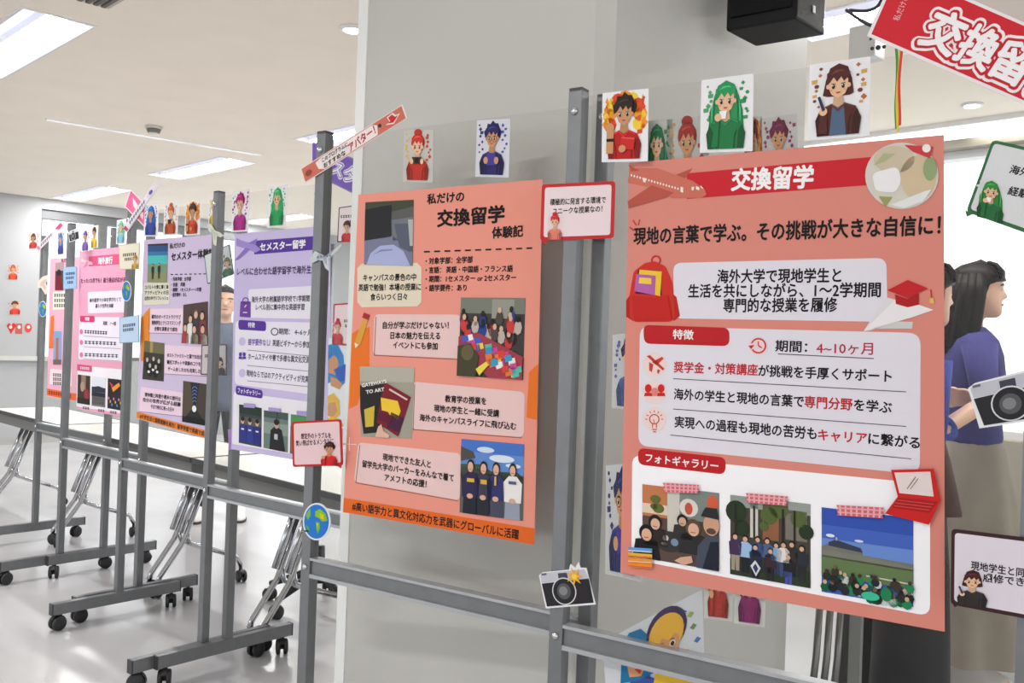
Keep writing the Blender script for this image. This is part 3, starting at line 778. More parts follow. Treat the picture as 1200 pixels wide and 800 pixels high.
def box3(px, lines):
    b = pr(); b.poly(px, BXC, 1, .014)
    c = Vector((sum(p[0] for p in px) / 4, sum(p[1] for p in px) / 4))
    inn = [tuple(Vector(p) + (c - Vector(p)) * .035 + Vector((0, 2))) for p in px]
    for i in (2, 3): b.line(inn[i], inn[(i + 1) % 4], .7, (120, 84, 84), 2)
    for s, p, q_ in lines: b.text(s, p, q_, 8.2, DK, 3, .016)
    b.build('text_box', ps)
box3([(439, 368), (540, 368.5), (540, 420), (437, 415)], [('自分が学ぶだけじゃない！', (449, 381), (526, 381)), ('日本の魅力を伝える', (458, 393), (516, 393.5)), ('イベントにも参加', (461, 404), (513, 405.5))])
box3([(484, 447), (615, 459), (614, 512), (482, 502)], [('教育学の授業を', (522, 467), (570, 470)), ('現地の学生と一緒に受講', (509, 478), (585, 484.5)), ('海外のキャンパスライフに飛び込む', (492, 489), (605, 499.5))])
box3([(420, 518), (540, 531), (539, 586), (415, 564)], [('現地でできた友人と', (449, 535), (505, 544)), ('留学先大学のパーカーをみんなで着て', (425, 543), (532, 560)), ('アメフトの応援！', (451, 559), (500, 567))])
b = pr(); g = Quad(b, [(428.5, 237), (485, 234), (484, 311.5), (427, 310)])
g.rect(0, 0, 1, 1, (92, 92, 90)); g.poly([(0, 0), (1, 0), (1, .1), (.5, .18), (0, .2)], (66, 72, 54), 1); g.poly([(.0, .12), (.56, .06), (.56, .56), (0, .62)], (38, 38, 42), 2); g.poly([(.56, .3), (1, .26), (1, .6), (.6, .62)], (112, 116, 126), 2); g.poly([(.0, .62), (.6, .54), (1, .8), (1, 1), (0, 1)], (120, 122, 148), 2); g.poly([(.62, .36), (.9, .36), (.96, .8), (.74, .72)], (88, 94, 110), 3); g.poly([(.9, .3), (1, .3), (1, .7), (.94, .7)], (176, 180, 176), 3)
g.poly([(.06, 1), (.14, .82), (.34, .7), (.62, .68), (.82, .78), (.96, 1)], (170, 176, 214), 4); g.poly([(.2, .84), (.36, .76), (.6, .75), (.6, .77), (.36, .79)], (128, 134, 176), 5)
b.build('snapshot', ps, 'snapshot of a campus seen past a lavender shoulder')
b = pr(); g = Quad(b, [(540.5, 348.5), (616, 349), (613, 445), (537, 440)])
g.rect(0, 0, 1, 1, (64, 60, 60)); g.rect(0, 0, 1, .2, (120, 124, 112), 1); g.rect(.5, .02, .84, .26, (150, 150, 140), 2)
for k in range(26):
    u = rr.uniform(.03, .97); v = rr.uniform(.18, .52); c = rr.choice([(30, 28, 32), (150, 40, 46), (46, 56, 110), (80, 70, 66), (190, 176, 168), (40, 70, 140), (200, 60, 60)])
    g.ell(u, v + .06, .06, .09, c, 3 + k % 5, 8); g.ell(u, v - .04, .03, .04, rr.choice([(214, 172, 146), (40, 32, 30)]), 4 + k % 5, 8)
g.poly([(.0, .5), (.3, .44), (1, .72), (1, 1), (.5, 1), (0, .66)], (160, 60, 74), 9)
for k in range(34):
    t = rr.random(); w = rr.uniform(-.12, .14); u = .08 + .86 * t; v = .52 + .34 * t + w * .9; c = rr.choice([(220, 64, 60), (236, 200, 70), (60, 150, 190), (80, 190, 170), (240, 236, 230), (70, 90, 190), (230, 120, 60), (206, 70, 150)])
    v = min(v, .94); u = min(u, .94); g.poly([(u - .06, v - .03), (u + .04, v - .05), (u + .06, v + .02), (u - .04, v + .05)], c, 10 + k % 5)
g.poly([(0, .62), (.2, .58), (.34, .74), (.3, 1), (0, 1)], (70, 66, 44), 15); g.ell(.16, .7, .1, .1, (102, 92, 66), 16); g.poly([(.3, .9), (.46, .8), (.5, .84), (.36, .98)], (236, 216, 80), 16)
b.build('snapshot', ps, 'snapshot of a colourful craft table at an event')
b = pr(); g = Quad(b, [(422, 429), (486, 430.5), (483, 514), (423, 511)])
g.rect(0, 0, 1, 1, (160, 156, 142)); g.rect(0, .0, 1, .2, (178, 174, 160), 1)
g.poly([(0, .26), (.46, .2), (.5, .5), (.42, .92), (.06, .96), (.0, .6)], (36, 34, 34), 2)
b.text('GATEWAYS', g.f(.04, .26), g.f(.5, .19), 5.2, (236, 234, 228), 6, .03); b.text('TO ART', g.f(.12, .35), g.f(.46, .3), 5.2, (236, 234, 228), 6, .03)
g.poly([(.08, .6), (.28, .54), (.26, .84), (.1, .86)], (204, 178, 60), 3)
g.poly([(.46, .2), (.96, .4), (.74, .98), (.32, .78)], (122, 26, 38), 4); g.poly([(.4, .42), (.72, .46), (.78, .6), (.72, .74), (.62, .72), (.54, .62), (.42, .6)], (236, 196, 52), 5); g.poly([(.36, .62), (.62, .68), (.58, .8), (.34, .74)], (96, 20, 44), 6); g.poly([(.6, .62), (.84, .7), (.76, .92), (.52, .84)], (70, 26, 60), 5)
b.line(g.f(.56, .3), g.f(.9, .44), 2, (224, 196, 190), 8); g.poly([(.3, 1), (.36, .84), (.42, .8), (.46, .9), (.58, .96), (.56, 1)], (222, 180, 156), 8)
b.build('snapshot', ps, 'snapshot of two textbooks held in a hand')
b = pr(); g = Quad(b, [(541, 514), (614.5, 520.5), (613, 610), (539, 600)])
g.rect(0, 0, 1, 1, (96, 140, 206)); g.rect(0, 0, 1, .16, (70, 116, 196), 1); g.ell(.66, .22, .2, .05, (220, 230, 242), 2); g.ell(.4, .12, .14, .04, (206, 220, 240), 2); g.ell(.84, .3, .12, .03, (214, 226, 240), 2)
g.poly([(0, .1), (.2, .16), (.24, .24), (.0, .3)], (78, 76, 76), 2); g.poly([(0, .38), (1, .42), (1, 1), (0, 1)], (92, 98, 92), 2); g.poly([(0, .34), (.3, .32), (.5, .4), (.9, .38), (1, .44), (1, .52), (0, .52)], (70, 86, 62), 2)
for (u, sz, top, leg, hair) in ((.17, .66, (48, 40, 78), (34, 36, 50), (50, 34, 30)), (.38, .62, (62, 58, 78), (40, 42, 52), (36, 30, 28)), (.58, .64, (50, 52, 106), (70, 74, 92), (34, 28, 26)), (.84, .68, (236, 232, 230), (150, 156, 174), (40, 32, 30))):
    v = .26 + (.9 - sz) * .2; w = .12
    g.poly([(u - w, 1), (u + w, 1), (u + w * .9, .72), (u - w * .9, .72)], leg, 4); g.poly([(u - w * 1.1, .78), (u + w * 1.1, .78), (u + w * 1.2, v + .22), (u + w * .5, v + .13), (u - w * .5, v + .13), (u - w * 1.2, v + .22)], top, 5); g.ell(u, v + .04, .058, .085, hair, 6); g.ell(u, v + .06, .045, .07, (222, 176, 150), 7); b.line(g.f(u - .02, v + .09), g.f(u + .025, v + .09), .6, (160, 80, 74), 12); g.ell(u, .76, .05, .035, (218, 172, 146), 8)
g.rect(.12, .52, .24, .57, (222, 178, 60), 9); g.rect(.56, .46, .59, .58, (222, 178, 60), 9); g.rect(.34, .52, .44, .58, (212, 170, 70), 9); g.rect(.78, .5, .9, .54, (90, 96, 130), 9)
b.build('snapshot', ps, 'snapshot of four friends in sports clothes')
b = pr(); b.poly([(428, 367), (433, 370), (423, 403), (417, 408), (416, 401)], (214, 160, 62), 4); b.poly([(427, 366), (434, 369), (432, 375), (425, 372)], (168, 40, 52), 5); b.poly([(416, 401), (421, 404), (417, 408)], (240, 220, 190), 5)
b.build('pencil_picture', ps)
b = pr(); b.line((410, 512), (410, 528), 1, (246, 214, 206), 3); b.line((402, 520), (418, 520.5), 1, (246, 214, 206), 3); b.build('sparkle_picture', ps)

# ------------------------------------------------------------------ the purple semester poster
q = [(275, 274), (387, 264), (387, 546), (271, 526)]
LAV = (206, 194, 234); PUR = (86, 52, 156)
ps = paper('poster', pA, OFF, q, LAV, 'purple semester poster beside the grey post, left of the orange poster', 'poster', None, TH)
def pr(): return Print(pA, FACE)
b = pr(); b.poly([(298, 282), (375, 276), (375, 292), (298, 298)], PUR, 1); b.text('セメスター留学', (305, 289.5), (358, 285.5), 9.5, (248, 246, 252), 2, .02); b.build('title_banner', ps)
b = pr(); b.poly([(277, 279), (284, 282), (300, 287), (306, 292), (300, 296), (290, 292), (277, 288)], (164, 142, 214), 2); b.poly([(288, 290), (294, 292), (280, 304), (275, 305)], (142, 118, 200), 3); b.poly([(291, 285), (302, 279), (300, 287)], (142, 118, 200), 3); b.build('airplane_picture', ps)
b = pr(); b.text('レベルに合わせた語学留学で海外生活', (278, 318.5), (371, 315.5), 9, (58, 42, 84), 2, .014); b.build('headline_text', ps)
PW = (238, 234, 246); DP = (44, 34, 62)
b = pr(); b.poly([(291, 339), (380, 334), (380, 374), (292, 372)], PW, 1, .015); b.text('海外大学の附属語学学校で1学期間', (295, 351), (363, 349.5), 7, DP, 2, .014); b.text('レベル別に集中的な英語学習', (300, 360), (357, 359.5), 7, DP, 2, .014); b.build('text_box', ps)
b = pr(); b.poly([(282, 353), (294, 353), (294, 372), (281, 371)], (112, 66, 160), 2, .004); b.ring(288, 352, 3.2, 1.2, (96, 56, 150), 2); b.line((285, 366), (290, 366), 1.2, (226, 214, 240), 3); b.line((287, 360), (289, 357), 1.2, (226, 214, 240), 3); b.build('suitcase_picture', ps)
b = pr(); b.poly([(276, 376), (380, 378), (380, 464), (275, 450)], PW, 1, .02); b.poly([(279.5, 374.5), (312, 376.5), (312, 388), (279.5, 386)], PUR, 2, .014); b.text('特徴', (291, 380.5), (299, 381), 6, PW, 3, .014)
b.ring(322, 388.5, 4, 1.1, DP, 2); b.text('期間： 4~6ヶ月間', (327, 388), (372, 390), 7, DP, 2, .01)
b.text('語学要件なし', (291, 400.5), (316, 401.5), 7.5, (112, 74, 176), 2, .014); b.text('！英語ビギナーから参加できる', (316, 401.5), (377, 404.5), 7.5, DP, 2, .012)
b.text('ホームステイや寮で多様な異文化交流', (291, 417.5), (363, 421.5), 7.5, DP, 2, .012); b.text('現地ならではのアクティビティが充実', (289, 437), (362, 444.5), 7.5, DP, 2, .012)
for y in (410, 428, 446): b.line((290, y), (374, y + 8), .6, (90, 80, 110), 2)
for y in (400, 417, 437): b.ell(284, y, 4, 5, (206, 196, 230), 2)
for x in (282, 286.5): b.ell(x, 415, 1.8, 2.4, PUR, 3); b.poly([(x - 2.2, 420.5), (x - 1.8, 417.6), (x + 1.8, 417.6), (x + 2.2, 420.5)], PUR, 3)
b.build('feature_box', ps)
b = pr(); b.poly([(274, 459), (380, 473), (380, 538), (272, 520)], (240, 238, 246), 1, .012); b.poly([(276.5, 451.5), (308, 457), (308, 467), (276.5, 462)], PUR, 2, .014); b.text('フォトギャラリー', (279, 457), (305.5, 461.5), 6, PW, 3, .014); b.build('gallery_box', ps)
b = pr(); g = Quad(b, [(280.5, 473.5), (307, 478), (306.5, 524), (280, 518.5)]); g.rect(0, 0, 1, 1, (58, 70, 68)); g.rect(0, 0, 1, .22, (40, 56, 50), 1); g.rect(0, .3, 1, .5, (92, 92, 90), 1)
for u, c in ((.18, (46, 56, 140)), (.5, (52, 60, 150)), (.82, (42, 48, 128))): g.poly([(u - .16, .95), (u + .16, .95), (u + .14, .5), (u - .14, .5)], c, 3); g.ell(u, .4, .08, .09, (216, 176, 150), 4); g.ell(u, .36, .08, .06, (40, 32, 30), 5); g.rect(u - .06, .6, u + .06, .64, (232, 232, 236), 4)
b.build('snapshot', ps, 'snapshot of people in blue shirts')
b = pr(); g = Quad(b, [(309.5, 480.5), (338, 484), (337.5, 530), (309, 524.5)]); g.rect(0, 0, 1, 1, (110, 128, 122)); g.rect(0, 0, 1, .18, (70, 90, 84), 1); g.rect(0, .3, 1, .6, (142, 158, 150), 1); g.poly([(.26, 1), (.3, .5), (.5, .36), (.76, .46), (.9, 1)], (36, 36, 40), 3); g.ell(.55, .32, .1, .12, (206, 170, 146), 4); g.ell(.55, .27, .11, .08, (34, 28, 28), 5); g.line = None; b.line(g.f(.56, .02), g.f(.56, .2), 1, (60, 60, 60), 5); g.rect(.46, .58, .6, .72, (190, 196, 198), 4)
b.build('snapshot', ps, 'snapshot of a person in black')
b = pr(); g = Quad(b, [(341, 485), (375, 490), (374, 538), (340, 531)]); g.rect(0, 0, 1, 1, (84, 150, 92)); g.rect(0, .3, 1, 1, (120, 96, 84), 1)
for u in (.14, .32, .5, .7, .88): g.ell(u, .34, .07, .1, (214, 170, 144), 3); g.poly([(u - .1, .9), (u + .1, .9), (u + .08, .46), (u - .08, .46)], (170, 84, 60), 2)
b.build('snapshot', ps, 'snapshot of a group on a green lawn')
for qd in ([(287, 472), (300, 473), (300, 478), (287, 477)], [(316, 477), (330, 478.5), (330, 482.5), (316, 481.5)], [(349, 481), (362, 482), (362, 487), (349, 486)]):
    b = pr(); b.poly(qd, (176, 156, 214), 14); b.build('tape_strip', ps)

# ------------------------------------------------------------------ the lavender poster with the beach snapshot
q = [(169, 281), (252, 275), (252, 517), (160, 490)]
ps = paper('poster', pB, OFF, q, (212, 196, 226), 'lavender poster with a beach snapshot and an orange footer, second panel row from purple', 'poster', None, TH)
ps['label'] = 'lavender poster with a blue beach snapshot and an orange footer band'
def pr(): return Print(pB, FACE)
b = pr(); b.text('私だけの', (199, 288.5), (217, 286.5), 6, DK, 2, .03); b.text('セメスター体験記', (201, 301), (251, 296), 10, DK, 2, .035)
b.build('title_text', ps); b = pr()
for k in range(9): b.line((200 + k * 5.5, 321.5 - k * .1), (203 + k * 5.5, 321.5 - k * .1), 1.1, DK, 2)
b.build('dashed_line', ps)
b = pr()
for s, x1, y in (('・対象学部：全学部', 224, 327), ('・言語： 英語', 217, 333.5), ('・期間： 1セメスター～1年間', 236, 339.5), ('・語学要件：なし', 219, 345.5)): b.text(s, (201, y), (x1, y - .4), 4.6, DK, 2, .016)
b.build('bullet_text', ps)
b = pr(); g = Quad(b, [(173.5, 286), (197, 285), (196, 331), (173, 330.5)]); g.rect(0, 0, 1, 1, (56, 120, 170)); g.rect(0, 0, 1, .2, (40, 84, 140), 1); g.rect(0, .3, 1, .52, (72, 190, 190), 1); g.rect(0, .52, 1, 1, (120, 150, 118), 1); g.rect(0, .76, 1, 1, (142, 146, 102), 2)
g.person(.28, .92, .4, (34, 40, 44), (38, 44, 46), lay=3); g.person(.6, .9, .4, (40, 44, 48), (44, 44, 48), lay=3); g.rect(.0, .0, 1, .05, (60, 50, 60), 2)
b.build('snapshot', ps, 'snapshot of two people on a beach')
b = pr(); b.poly([(169, 331.5), (199, 331), (198.5, 356), (168.5, 357.5)], (226, 224, 206), 2, .01)
for y, s in ((336.5, 'コバルトの青に輝く海'), (343, 'アクティビティの日'), (349.5, '自然の中でリフレッシュ')): b.text(s, (170, y), (197.5, y - .4), 4.6, DK, 3, .016)
b.build('caption_box', ps)
b = pr(); b.poly([(172, 364), (176, 360), (175, 423), (165, 423), (166, 372)], (236, 140, 40), 1); b.build('orange_patch', ps, 'orange pencil-like strip')
def lbox(px, lines):
    b = pr(); b.poly(px, (240, 214, 232), 1, .012); b.line(px[3], px[2], .7, (150, 110, 140), 2)
    for s, p, q_ in lines: b.text(s, p, q_, 4.8, DK, 3, .016)
    b.build('text_box', ps)
lbox([(175, 362), (215, 361), (214, 391), (174, 390)], [('都市のオーケストラクラブ', (178, 371), (212, 371.5)), ('現地学生とクリスマスソング', (178, 378), (212, 378.5)), ('合唱を演奏まで成功', (181, 385), (208, 386))])
lbox([(193, 404), (250, 407), (249, 441), (193, 438)], [('ホストファミリーと国でお出かけ', (196, 416), (240, 418.5)), ('観光スポットや家族のコツを学ぶ', (196, 424), (242, 427)), ('ゲームをしたのも充実した時間', (197, 432), (242, 435.5))])
lbox([(165, 453), (216, 460), (215, 488), (163, 482)], [('寮仲間と料理や週末の旅行は', (170, 462), (212, 467.5)), ('自分の世界が広がる経験', (168, 468), (212, 474)), ('今まで待ちに待った日々', (177, 476), (204, 480))])
b = pr(); g = Quad(b, [(215, 357), (244, 353), (244, 404), (214, 402)]); g.rect(0, 0, 1, 1, (80, 62, 58))
for (u, v, c, hr) in ((.12, .62, (170, 60, 60), (30, 24, 24)), (.34, .4, (226, 226, 222), (46, 34, 30)), (.56, .3, (60, 60, 70), (120, 90, 70)), (.8, .34, (130, 60, 60), (34, 28, 28)), (.5, .66, (214, 200, 176), (50, 38, 34)), (.82, .66, (222, 218, 214), (38, 30, 28))):
    g.poly([(u - .16, 1), (u - .14, v + .14), (u, v + .06), (u + .14, v + .14), (u + .16, 1)], c, 3); g.ell(u, v - .02, .09, .12, hr, 4); g.ell(u, v, .07, .09, (220, 180, 154), 5)
b.build('snapshot', ps, 'snapshot of friends crowded together')
b = pr(); g = Quad(b, [(169.5, 399), (193, 402), (192, 447), (167, 444)]); g.rect(0, 0, 1, 1, (60, 58, 50)); g.rect(0, 0, 1, .3, (112, 108, 76), 1); g.rect(.3, 0, .44, .3, (168, 150, 90), 2)
for u, v in ((.2, .5), (.5, .46), (.76, .5), (.34, .64), (.62, .66)): g.ell(u, v + .12, .13, .16, (30, 30, 34), 3); g.ell(u, v, .06, .06, (206, 190, 176), 4)
for u, v in ((.3, .8), (.5, .74), (.7, .78)): g.ell(u, v, .06, .035, (236, 236, 234), 5)
b.build('snapshot', ps, 'snapshot of people dining in the dark')
b = pr(); g = Quad(b, [(215, 446), (243, 450), (242, 499), (213.5, 494)]); g.rect(0, 0, 1, 1, (40, 38, 44)); g.poly([(0, 0), (.3, 0), (.46, .6), (.1, .9), (0, .9)], (86, 74, 60), 1); g.poly([(.7, 0), (1, 0), (1, .9), (.9, .9), (.54, .6)], (70, 62, 54), 1); g.ell(.5, .64, .09, .08, (244, 246, 250), 3)
for k in range(5): b.ring(*g.f(.5, .16 + k * .08), 2.6 - k * .2, .8, (96, 130, 220), 5, 180, 360, 8)
for k in range(10): g.ell(.06 + k * .1, .92, .05, .07, (24, 24, 28), 4)
b.build('snapshot', ps, 'snapshot of a lit concert hall')
b = pr(); b.poly([(160.3, 482), (252, 507), (252, 516.5), (160, 489.5)], (232, 130, 36), 1); b.text('#大学生活と国際理解を両方！留学学習で英語で成長', (164, 487.2), (243, 509), 5.2, DK, 2, .016); b.build('footer_band', ps)

# ------------------------------------------------------------------ the pink overseas poster and the farthest pink poster
q = [(93.5, 294), (150, 288.5), (149, 489), (90, 479)]
ps = paper('poster', pC, OFF, q, (236, 166, 194), 'pink poster with a rose title band and three dark snapshots along its foot', 'poster', None, TH)
def pr(): return Print(pC, FACE)
b = pr(); b.poly([(104, 300.5), (146, 297), (146, 309), (104, 312)], (222, 88, 132), 1); b.text('海外旅行', (115, 306), (132, 304.5), 8, (252, 244, 248), 2, .02); b.build('title_banner', ps)
b = pr(); b.poly([(96, 303), (108, 307), (109, 310), (103, 310), (95, 306)], (240, 198, 214), 3); b.poly([(101, 306), (104, 308), (97, 314)], (226, 158, 184), 4); b.build('airplane_picture', ps)
b = pr(); b.text('たった1カ月でも！違う視点が広がる', (95, 329), (147, 327.5), 5.5, (96, 40, 64), 2, .016); b.build('headline_text', ps)
b = pr(); b.poly([(103, 342), (147, 340), (147, 366), (103, 367)], (240, 232, 244), 1, .012); b.text('海外語学で小体を学びたくて', (105, 352), (142, 350.5), 4.6, DP, 2, .016); b.text('暮らす世界を体験', (112, 358.5), (133, 358), 4.6, DP, 2, .016); b.build('text_box', ps)
b = pr(); b.poly([(93, 371), (148, 371.5), (147, 424), (92, 421)], (238, 232, 244), 1, .014); b.poly([(94, 370), (111, 370), (111, 377.5), (94, 377)], (214, 60, 110), 2, .01); b.text('特徴', (100, 373.5), (105, 373.7), 4, PW, 3, .02); b.text('期間： 1～4週', (121, 378.5), (136, 379), 4.4, (120, 60, 90), 2, .016)
for y, x1 in ((388.5, 126), (401, 137), (415.5, 139)): b.scribble((99, y), (x1, y + 1.6), 4.4, DP, 2, 9); b.line((98, y + 5), (142, y + 7.5), .5, (150, 120, 140), 2); b.ell(95.5, y, 2, 3, (226, 120, 160), 2)
b.build('feature_box', ps)
b = pr(); b.poly([(91, 428), (147, 433), (147, 485), (89.5, 476)], (242, 238, 244), 1, .012); b.poly([(90.5, 426.5), (108, 428.5), (108, 436), (90.5, 434)], (222, 78, 126), 2, .01); b.scribble((94, 430.8), (105, 432), 3.2, PW, 3, 6)
for x, y in ((101, 477.5), (119, 480.5), (133, 482.5)): b.scribble((x - 4, y), (x + 4, y + 1), 3.2, DP, 3, 3)
b.build('gallery_box', ps)
for i, qd in enumerate(([(91.3, 438.5), (106, 440.5), (105.5, 474.5), (90.7, 472)], [(108, 441), (124, 443), (123.5, 477.5), (107.5, 475)], [(126.5, 443), (143, 445), (142.5, 481), (126, 478)])):
    b = pr(); g = Quad(b, qd)
    if i == 0: g.rect(0, 0, 1, 1, (64, 48, 44)); g.rect(.3, 0, .66, .5, (150, 120, 96), 1); g.ell(.4, .4, .16, .18, (176, 150, 130), 2); g.ell(.74, .66, .2, .2, (150, 50, 60), 2); g.rect(0, .8, 1, 1, (40, 34, 34), 3)
    elif i == 1: g.rect(0, 0, 1, 1, (120, 118, 122)); g.rect(0, 0, 1, .34, (226, 230, 240), 1); g.poly([(0, .36), (.5, .3), (1, .36), (1, .5), (0, .52)], (48, 50, 66), 2); g.rect(0, .52, 1, .66, (36, 40, 52), 2); [g.ell(.08 + .1 * k, .8, .05, .14, (96, 92, 92), 3) for k in range(9)]
    else: g.rect(0, 0, 1, 1, (40, 34, 40)); g.poly([(.3, .3), (.8, .1), (.9, .2), (.4, .44)], (236, 150, 50), 1); g.poly([(.1, .1), (.4, .2), (.3, .3)], (200, 60, 60), 1); [g.ell(.1 + .12 * k, .66 + .1 * (k % 3), .05, .05, [(220, 130, 190), (230, 180, 80), (90, 140, 220)][k % 3], 2) for k in range(8)]
    b.build('snapshot', ps, ['snapshot of a dim market street', 'snapshot of a stadium', 'snapshot of city lights at night'][i])
q = [(59, 303), (110, 300), (110, 474), (55, 464)]
ps = paper('poster', pD, OFF, q, (238, 178, 200), 'farthest pink poster, behind the second grey post from the left', 'poster', None, TH)
def pr(): return Print(pD, FACE)
b = pr(); b.text('私だけの', (72, 305.5), (84, 304.5), 4.5, (120, 40, 70), 2, .03); b.build('title_text', ps)
b = pr(); g = Quad(b, [(65, 308), (75, 307), (74.5, 340), (64.5, 340)]); g.rect(0, 0, 1, 1, (90, 66, 60)); g.rect(0, 0, 1, .3, (176, 150, 150), 1); g.ell(.45, .4, .26, .16, (40, 30, 30), 2); g.poly([(.1, 1), (.2, .5), (.6, .46), (.9, 1)], (120, 30, 40), 3); b.build('snapshot', ps, 'snapshot of a person in dark red')
b = pr(); b.poly([(62, 342), (80, 341), (80, 362), (62, 363)], (240, 234, 218), 2, .01); [b.scribble((63.5, y), (77, y), 4, DK, 3, 5) for y in (346, 352, 358)]; b.build('caption_box', ps)
b = pr(); b.poly([(59.5, 371), (63.5, 369), (62.5, 408), (57.5, 408)], (236, 120, 44), 1); b.build('orange_patch', ps)
b = pr(); g = Quad(b, [(63, 388), (72.5, 388), (72, 427), (62.5, 427)]); g.rect(0, 0, 1, 1, (130, 166, 216)); g.rect(.3, .2, .62, .85, (190, 110, 60), 1); g.rect(0, .85, 1, 1, (110, 100, 90), 2); b.build('snapshot', ps, 'snapshot of a tower under a blue sky')
b = pr(); b.poly([(59, 432), (84, 434), (84, 453), (58, 450)], (246, 226, 234), 1, .01); [b.scribble((62, y), (72, y + .6), 4, DK, 3, 4) for y in (439, 444, 449)]; b.build('text_box', ps)
b = pr(); b.poly([(55.3, 455), (110, 465), (110, 473.5), (55, 463)], (234, 104, 48), 1); b.scribble((57, 459.5), (84, 464), 4.4, (130, 30, 20), 2, 10); b.build('footer_band', ps)

# ------------------------------------------------------------------ small cut-out cards: portraits, bubbles, planes, globes, cameras, ribbons
CARD = 'printed portrait cards along the tops of the panels'
class Scaled:
    def __init__(self, g, su=1.2, sv=1.13):
        self.g = g; self.su = su; self.sv = sv
    def t(self, u, v): return .5 + (u - .5) * self.su, .99 + (v - .97) * self.sv
    def poly(self, pts, c, lay=0): self.g.poly([self.t(*p) for p in pts], c, lay)
    def ell(self, u, v, ru, rv, c, lay=0, seg=14, a0=0, a1=360):
        u, v = self.t(u, v); self.g.ell(u, v, ru * self.su, rv * self.sv, c, lay, seg, a0, a1)
def portrait(g, hair, skin, cloth, style='short', deco=((200, 60, 60), (120, 160, 80)), prop=None, halo=None, cloth2=None, seed=1, body=True):
    rd = random.Random(seed)
    g = Scaled(g)
    if halo:
        for k in range(9):
            t = math.radians(160 + k * 27.5)
            g.ell(.5 + .3 * math.cos(t), .42 + .26 * math.sin(t), .13, .1, halo[k % len(halo)], 0, 9)
        for s in (-1, 1):
            for k in range(4): g.poly([(.5 + s * .3, .62 - k * .12), (.5 + s * (.44 - .02 * k), .5 - k * .1), (.5 + s * .34, .4 - k * .09)], halo[(k + 1) % len(halo)], 1)
    for k in range(16):
        s = -1 if k % 2 else 1
        u = .5 + s * rd.uniform(.25, .37); v = .16 + .5 * (k // 2) / 8 + rd.uniform(-.02, .02); r = rd.uniform(.025, .05); c = deco[k % len(deco)]
        if k % 3 == 0: g.poly([(u, v - r * .8), (u + r, v), (u, v + r * .8), (u - r, v)], c, 1)
        elif k % 3 == 1: g.ell(u, v, r * .8, r * .55, c, 1, 8)
        else: g.poly([(u - r, v - r * .5), (u + r, v - r * .6), (u + r * .9, v + r * .5), (u - r * .9, v + r * .6)], c, 1)
    # hair behind the head
    if style in ('long',):
        g.poly([(.3, .3), (.36, .17), (.5, .11), (.64, .17), (.72, .32), (.78, .52), (.8, .72), (.66, .8), (.34, .8), (.2, .72), (.24, .5)], hair, 2)
    elif style == 'bob':
        g.poly([(.31, .3), (.37, .15), (.5, .1), (.63, .15), (.69, .3), (.72, .48), (.66, .5), (.34, .5), (.27, .48)], hair, 2)
    elif style == 'bun':
        g.ell(.5, .12, .12, .07, hair, 2); g.ell(.5, .3, .2, .17, hair, 2)
    elif style == 'beanie':
        g.ell(.5, .3, .2, .17, hair, 2)
    else:
        g.poly([(.3, .36), (.27, .26), (.34, .2), (.36, .13), (.44, .14), (.5, .08), (.57, .13), (.64, .13), (.68, .2), (.74, .27), (.7, .37)], hair, 2)
    # shoulders, sleeves
    if body:
        g.poly([(.2, .97), (.18, .78), (.25, .64), (.4, .59), (.6, .59), (.75, .64), (.82, .78), (.8, .97)], cloth, 4)
        d = tuple(int(x * .72) for x in cloth)
        g.poly([(.2, .97), (.17, .78), (.23, .67), (.29, .76), (.3, .97)], d, 5); g.poly([(.8, .97), (.83, .78), (.77, .67), (.71, .76), (.7, .97)], d, 5)
        if cloth2: g.poly([(.42, .59), (.58, .59), (.62, .97), (.38, .97)], cloth2, 5)
    g.poly([(.44, .48), (.56, .48), (.58, .6), (.5, .64), (.42, .6)], tuple(int(x * .9) for x in skin), 6)
    # face
    g.poly([(.36, .3), (.4, .24), (.6, .24), (.64, .3), (.64, .4), (.6, .48), (.5, .53), (.4, .48), (.36, .4)], skin, 7)
    g.ell(.35, .38, .03, .03, skin, 6); g.ell(.65, .38, .03, .03, skin, 6)
    if style == 'beanie':
        g.poly([(.32, .3), (.34, .19), (.5, .1), (.66, .19), (.68, .3), (.5, .27)], cloth if not cloth2 else cloth2, 9)
    else:
        g.poly([(.33, .36), (.33, .22), (.42, .16), (.58, .16), (.67, .22), (.67, .36), (.63, .29), (.58, .33), (.54, .27), (.48, .33), (.43, .27), (.38, .33)], hair, 8)
    hl = tuple(min(255, int(x * 1.25 + 14)) for x in hair); hd = tuple(int(x * .7) for x in hair)
    if style != 'beanie':
        g.poly([(.38, .24), (.46, .185), (.56, .185), (.6, .21), (.52, .205), (.43, .225)], hl, 9)
    if style == 'long':
        for s in (-1, 1):
            for k in range(3): g.poly([(.5 + s * (.19 + .03 * k), .3 + .06 * k), (.5 + s * (.22 + .03 * k), .5), (.5 + s * (.2 + .04 * k), .74), (.5 + s * (.19 + .035 * k), .5)], hl if k % 2 else hd, 3)
    if body:
        lt = tuple(min(255, int(x * 1.18 + 8)) for x in cloth); dd = tuple(int(x * .6) for x in cloth)
        for s in (-1, 1):
            g.poly([(.5 + s * .14, .97), (.5 + s * .15, .8), (.5 + s * .2, .72), (.5 + s * .165, .82), (.5 + s * .155, .97)], dd, 6)
            g.poly([(.5 + s * .1, .595), (.5 + s * .22, .64), (.5 + s * .2, .655), (.5 + s * .09, .615)], lt, 6)
        g.poly([(.4, .59), (.5, .66), (.6, .59), (.62, .6), (.5, .69), (.38, .6)], lt, 7)
    dk = (44, 28, 24)
